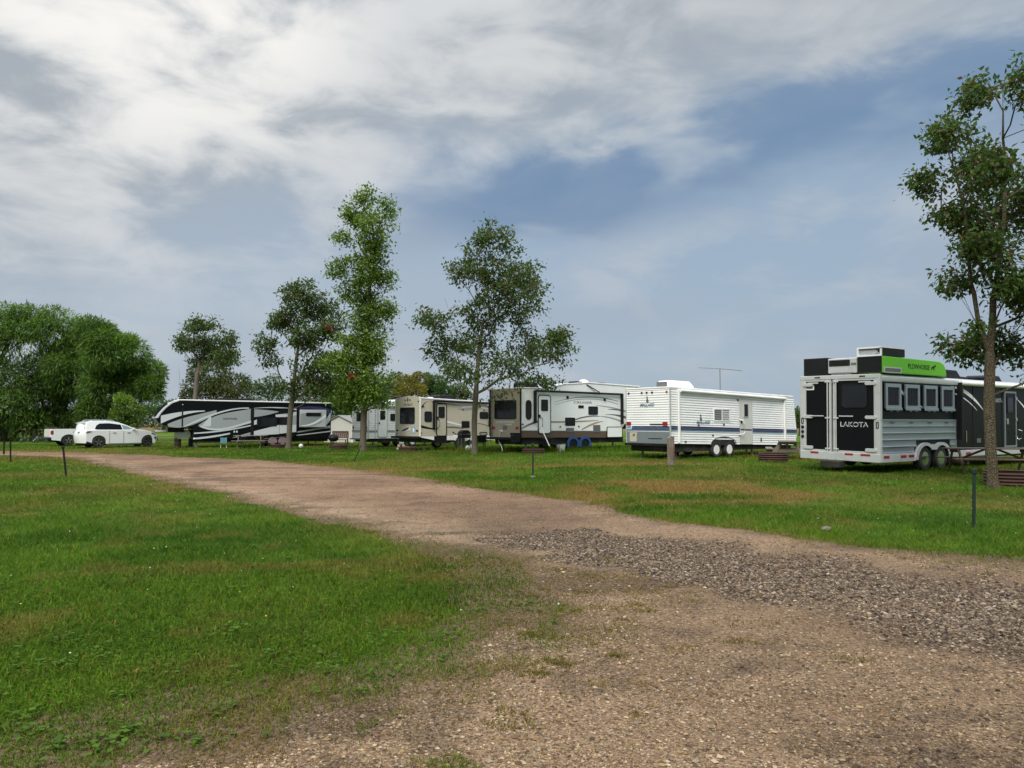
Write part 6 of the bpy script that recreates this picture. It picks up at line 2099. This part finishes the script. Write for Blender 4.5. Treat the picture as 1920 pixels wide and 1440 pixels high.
# stout old timber post in front of the ribbed trailer
t = thing('timber_post', 'stout weathered timber post with peeling red wood before the ribbed trailer', 'post', (5.97, 28.16, 0), R(20))
b = MB()
n = 12
rings = []
random.seed(3)
for i, z in enumerate((-.05, .25, .6, .9, 1.05)):
    rings.append([((.130 + random.uniform(-.014, .014)) * math.cos(2 * math.pi * k / n), (.130 + random.uniform(-.014, .014)) * math.sin(2 * math.pi * k / n), z + (random.uniform(-.05, .06) if i == 4 else 0)) for k in range(n)])
vs = [p for r_ in rings for p in r_]
fs = [(i * n + k, i * n + (k + 1) % n, (i + 1) * n + (k + 1) % n, (i + 1) * n + k) for i in range(4) for k in range(n)] + [tuple(4 * n + k for k in range(n))]
b.add(vs, fs).build('shaft', wood, t)
for k in range(7):
    a = R(200 + k * 22)
    z0 = random.uniform(.05, .5)
    MB().add([(.136 * math.cos(a), .136 * math.sin(a), z0), (.136 * math.cos(a + .22), .136 * math.sin(a + .22), z0 + .05), (.147 * math.cos(a + .2), .147 * math.sin(a + .2), z0 + .45), (.147 * math.cos(a + .04), .147 * math.sin(a + .04), z0 + .5),
              (.115 * math.cos(a), .115 * math.sin(a), z0), (.115 * math.cos(a + .22), .115 * math.sin(a + .22), z0 + .05), (.115 * math.cos(a + .2), .115 * math.sin(a + .2), z0 + .45), (.115 * math.cos(a + .04), .115 * math.sin(a + .04), z0 + .5)],
             [(0, 1, 2, 3), (7, 6, 5, 4), (0, 4, 5, 1), (1, 5, 6, 2), (2, 6, 7, 3), (3, 7, 4, 0)]).build('bark_strip', wood_red, t)

# shed
t = thing('garden_shed', 'white gabled shed with grey roof right of the black trailer', 'shed', (-13.9, 60.0, 0), R(-14))
wall_m = mat('pale_siding', (.50, .49, .455), .6, var=.05, dirt=.1)
MB().prism([(-1.25, 0), (1.25, 0), (1.25, 1.52), (0, 2.10), (-1.25, 1.52)], 0, 2.6).build('wall', wall_m, t)
for s in (-1, 1):
    MB().add([(0, -.12, 2.19), (0, 2.72, 2.19), (s * 1.40, 2.72, 1.54), (s * 1.40, -.12, 1.54), (0, -.12, 2.125), (0, 2.72, 2.125), (s * 1.40, 2.72, 1.475), (s * 1.40, -.12, 1.475)],
             [(0, 1, 2, 3), (7, 6, 5, 4), (0, 4, 5, 1), (1, 5, 6, 2), (2, 6, 7, 3), (3, 7, 4, 0)]).build('roof', mat('grey_shingle', (.22, .215, .20), .85, var=.2, vscale=8, bump=.3), t)
for x in (-1.2, 1.2):
    MB().box(x - .06, x + .06, -.03, -.002, 0, 1.5).build('corner_board', paper_white, t)

# lattice-backed bench and kettle grill
t = thing('garden_bench', 'bench with red lattice back beside the shed', 'bench', (-10.75, 46.6, 0), R(-6))
MB().box(-.52, .52, -.25, .2, .50, .54).build('seat', wood_dark, t)
MB().ring([(-.52, .62), (.52, .62), (.52, 1.06), (-.52, 1.06)], [(-.47, .67), (.47, .67), (.47, 1.01), (-.47, 1.01)], .18, .23).build('back_frame', wood_red, t)
for k in range(7):
    x = -.47 + k * .134
    MB().add([(x, .20, .66), (x + .05, .20, .66), (x + .14, .20, 1.02), (x + .09, .20, 1.02), (x, .215, .66), (x + .05, .215, .66), (x + .14, .215, 1.02), (x + .09, .215, 1.02)],
             [(0, 1, 2, 3), (7, 6, 5, 4), (0, 4, 5, 1), (1, 5, 6, 2), (2, 6, 7, 3), (3, 7, 4, 0)]).build('lattice_slat', wood_red, t)
MB().box(-.48, .48, .222, .228, .66, 1.02).build('back_cloth', mat('pink_cloth', (.48, .36, .33), .8, var=.1), t)
for x in (-.47, .47):
    for y in (-.2, .2):
        MB().box(x - .03, x + .03, y - .03, y + .03, 0, .50 if y < 0 else .62).build('leg', wood_dark, t)
t = thing('kettle_grill', 'dark domed grill with lid standing before the lattice bench', 'grill', (-10.95, 45.9, 0))
MB().lathe([(0, .42), (.2, .45), (.30, .55), (.32, .64)], (0, 0, 0), 'z', 18).build('bowl', satin, t, smooth=True)
MB().lathe([(.325, .645), (.30, .76), (.2, .85), (0, .89)], (0, 0, 0), 'z', 18).build('lid', satin, t, smooth=True)
for a in (.5, 2.6, 4.7):
    MB().tube([(.15 * math.cos(a), .15 * math.sin(a), .46), (.33 * math.cos(a), .33 * math.sin(a), .0)], .015, 6).build('leg', satin, t)

# barrel and white cabinet under the nose of the black trailer
t = thing('burn_barrel', 'rusty brown barrel before the white cabinet', 'barrel', (-21.35, 47.8, 0))
MB().lathe([(.20, 0), (.215, .02), (.20, .05), (.20, .22), (.215, .24), (.20, .26), (.20, .46), (.215, .48), (.205, .55), (.17, .55), (.17, .12), (0, .12)], (0, 0, 0), 'z', 20).build('shell', mat('brown_rust', (.045, .028, .02), .85, var=.4, vscale=8), t, smooth=True)
t = thing('storage_cabinet', 'white cabinet with sloping shoulders under the nose of the black trailer', 'cabinet', (-21.3, 48.5, 0), R(12))
MB().prism([(-.50, .62), (.50, .62), (.48, .95), (.34, 1.12), (-.30, 1.12), (-.50, .90)], -.3, .3).build('case', paper_white, t, bevel=.02)
MB().box(-.28, .34, -.325, -.302, .60, 1.02).build('cabinet_door', paper_white, t, bevel=.01)
MB().box(-.38, .36, -.28, .28, 1.17, 1.26).build('top_tray', paper_white, t)
for x in (-.44, .44):
    for y in (-.24, .24):
        MB().box(x - .03, x + .03, y - .03, y + .03, 0, .62).build('leg', satin, t)
for x in (-.3, .3):
    MB().box(x - .02, x + .02, -.02, .02, 1.12, 1.17).build('tray_foot', satin, t)


def folding_chair(label, loc, rz, cloth, tube_m):
    t = thing('folding_chair', label, 'chair', (loc[0], loc[1], 0), rz, 'folding chairs by the trailers')
    MB().box(-.22, .22, -.2, .22, .40, .42).build('seat', cloth, t)
    MB().add([(-.22, .22, .45), (.22, .22, .45), (.22, .34, .86), (-.22, .34, .86), (-.22, .235, .45), (.22, .235, .45), (.22, .355, .86), (-.22, .355, .86)],
             [(0, 1, 2, 3), (7, 6, 5, 4), (0, 4, 5, 1), (1, 5, 6, 2), (2, 6, 7, 3), (3, 7, 4, 0)]).build('backrest', cloth, t)
    for x in (-.24, .24):
        MB().tube([(x, -.24, 0), (x, .24, .45), (x, .36, .88)], .013, 6).build('back_leg', tube_m, t)
        MB().tube([(x, .30, 0), (x, -.20, .41)], .013, 6).build('front_leg', tube_m, t)
        MB().tube([(x, -.2, .58), (x, .27, .60)], .016, 6).build('armrest', tube_m, t)
    return t


folding_chair('light blue folding chair before the black trailer', (-18.1, 47.0), R(200), sky_blue, paper_white).scale = (.7, .7, .75)
folding_chair('black folding chair right of the broad tree trunk', (-1.75, 42.6), R(190), satin, satin)

# two bicycles in front of the willows
def bicycle(label, loc, rz, m):
    t = thing('bicycle', label, 'bicycle', (loc[0], loc[1], 0), rz, 'bicycles by the willows')
    for x in (-.52, .52):
        w = MB().ring(arc(x, .34, .335, .335, 0, 348, 28), arc(x, .34, .30, .30, 0, 348, 28), -.02, .02).build('wheel', rubber, t)
        b = MB()
        for k in range(8):
            a = k * math.pi / 4
            b.tube([(x, 0, .34), (x + .3 * math.cos(a), 0, .34 + .3 * math.sin(a))], .004, 4)
        b.build('spoke_set', chrome, w)['kind'] = 'stuff'
    MB().tube([(-.52, 0, .34), (-.08, 0, .32), (-.2, 0, .82), (.36, 0, .80), (-.08, 0, .32)], .018, 6).tube([(-.52, 0, .34), (-.18, 0, .76)], .014, 6).build('frame', m, t)
    MB().tube([(.52, 0, .34), (.36, 0, .80), (.33, 0, .98)], .018, 6).build('fork', m, t)
    MB().tube([(.30, -.28, 1.0), (.38, 0, .98), (.30, .28, 1.0)], .014, 6).build('handlebar', satin, t)
    MB().prism([(-.36, .93), (-.10, .92), (-.06, .95), (-.36, .98)], -.07, .07).tube([(-.2, 0, .80), (-.22, 0, .93)], .014, 6).build('saddle', satin, t, bevel=.02)
    MB().tube([(-.08, -.12, .20), (-.08, 0, .32), (-.08, .12, .44)], .014, 6).build('pedal_crank', steel, t)
    return t


bicycle('brown bicycle standing before the willows, nearer the left edge', (-37.8, 58.6), R(62), rust)
bicycle('grey bicycle standing before the willows, nearer the pickup', (-37.0, 58.9), R(66), steel)

# clutter by the trailers
t = thing('camp_stove', 'black camp stove with white bags on top before the cream trailer', 'stove', (-2.75, 43.1, 0), R(35))
MB().box(-.32, .32, -.22, .22, .70, .92).build('stove_body', satin, t, bevel=.03)
MB().prism([(-.32, .93), (.32, .93), (.30, 1.06), (.15, 1.16), (-.15, 1.16), (-.30, 1.06)], -.2, .2).build('stove_lid', satin, t, bevel=.02)
for x in (-.28, .28):
    for y in (-.18, .18):
        MB().tube([(x, y, .70), (x * 1.1, y * 1.1, 0)], .016, 6).build('leg', steel, t)
MB().box(.33, .66, -.2, .2, .84, .87).build('side_shelf', steel, t)
for i, (x, y, s) in enumerate(((-2.35, 43.35, .15), (-2.55, 42.95, .13))):
    t = thing('white_bag', ('larger' if i == 0 else 'smaller') + ' white bag beside the black camp stove', 'bag', (x, y, 0))
    MB().lathe([(0, 0), (s, .01), (s * 1.15, s * .7), (s * .8, s * 1.7), (s * .3, s * 2.1), (s * .36, s * 2.35), (0, s * 2.2)], (0, 0, 0), 'z', 11).build('sack', paper_white, t, smooth=True)
    MB().lathe([(s * .33, s * 2.02), (s * .36, s * 2.06), (s * .33, s * 2.1)], (0, 0, 0), 'z', 10).build('tie', steel, t)
t = thing('white_bucket', 'white square bucket under the taupe-backed trailer, left of its blue wheel covers', 'bucket', (2.70, 41.3, 0), R(30))
MB().add([(-.14, -.14, 0), (.14, -.14, 0), (.14, .14, 0), (-.14, .14, 0), (-.17, -.17, .36), (.17, -.17, .36), (.17, .17, .36), (-.17, .17, .36)],
         [(3, 2, 1, 0), (0, 1, 5, 4), (1, 2, 6, 5), (2, 3, 7, 6), (3, 0, 4, 7)]).build('pail', paper_white, t)
MB().ring([(-.185, -.185), (.185, -.185), (.185, .185), (-.185, .185)], [(-.16, -.16), (.16, -.16), (.16, .16), (-.16, .16)], .34, .37, 'top').build('rim', paper_white, t)
t = thing('white_ball', 'small white ball lying on the lawn by the dark reddish tree', 'ball', (-13.05, 46.3, .14))
MB().lathe([(.14 * math.sin(a), -.14 * math.cos(a)) for a in [R(k * 18) for k in range(11)]], (0, 0, 0), 'z', 20).build('shell', paper_white, t, smooth=True)
MB().lathe([(.139, -.012), (.1415, 0), (.139, .012)], (0, 0, 0), 'z', 20).build('seam', pale, t)
t = thing('loose_board', 'long grey board lying in the grass along the ribbed trailer', 'board', (8.05, 34.1, .0), R(35))
MB().box(-1.5, 1.5, -.12, .12, .0, .05).build('plank', wood, t, bevel=.008)
MB().box(-1.0, -.8, -.25, .25, .051, .09).build('batten', wood, t)
# firewood by the cream trailer's fire ring
random.seed(9)
wood_end = mat('cut_wood', (.40, .33, .24), .85, var=.2, vscale=9)
k = 0
for row in range(2):
    for j in range(3 - row):
        r_ = random.uniform(.075, .10)
        x = -6.55 + j * .21 + row * .1
        t = thing('firewood_log', ('left', 'middle', 'right')[j] + ' split log of the bottom row under the cream trailer bumper' if row == 0 else ('left', 'right')[j] + ' split log on top of the pile under the cream trailer bumper', 'log', (x, 43.15, .10 + row * .17), R(90 + random.uniform(-14, 14)), 'firewood under the cream trailer')
        MB().tube([(-.2, 0, 0), (.2, 0, 0)], r_, 9).build('round', bark, t)
        for s in (-1, 1):
            MB().lathe([(r_ * .9, s * .202), (0, s * .206)], (0, 0, 0), 'x', 9).build('cut_end', wood_end, t)
# rock on the verge
t = thing('verge_rock', 'pale rock at the far road edge on the right', 'rock', (4.65, 11.15, 0), .4)
t.scale = (.7, .7, .7)
b = MB()
vs, fs = [], []
random.seed(21)
for i, (rr, z) in enumerate(((.07, 0), (.095, .03), (.075, .07), (.03, .09))):
    for k in range(9):
        a = 2 * math.pi * k / 9
        q = rr * random.uniform(.8, 1.2)
        vs.append((q * math.cos(a) * 1.4, q * math.sin(a), z))
fs = [(i * 9 + k, i * 9 + (k + 1) % 9, (i + 1) * 9 + (k + 1) % 9, (i + 1) * 9 + k) for i in range(3) for k in range(9)] + [tuple(27 + k for k in range(9))]
b.add(vs, fs).build('rock_body', mat('pale_rock', (.15, .125, .09), .9, var=.2, vscale=14, bump=.5), t)
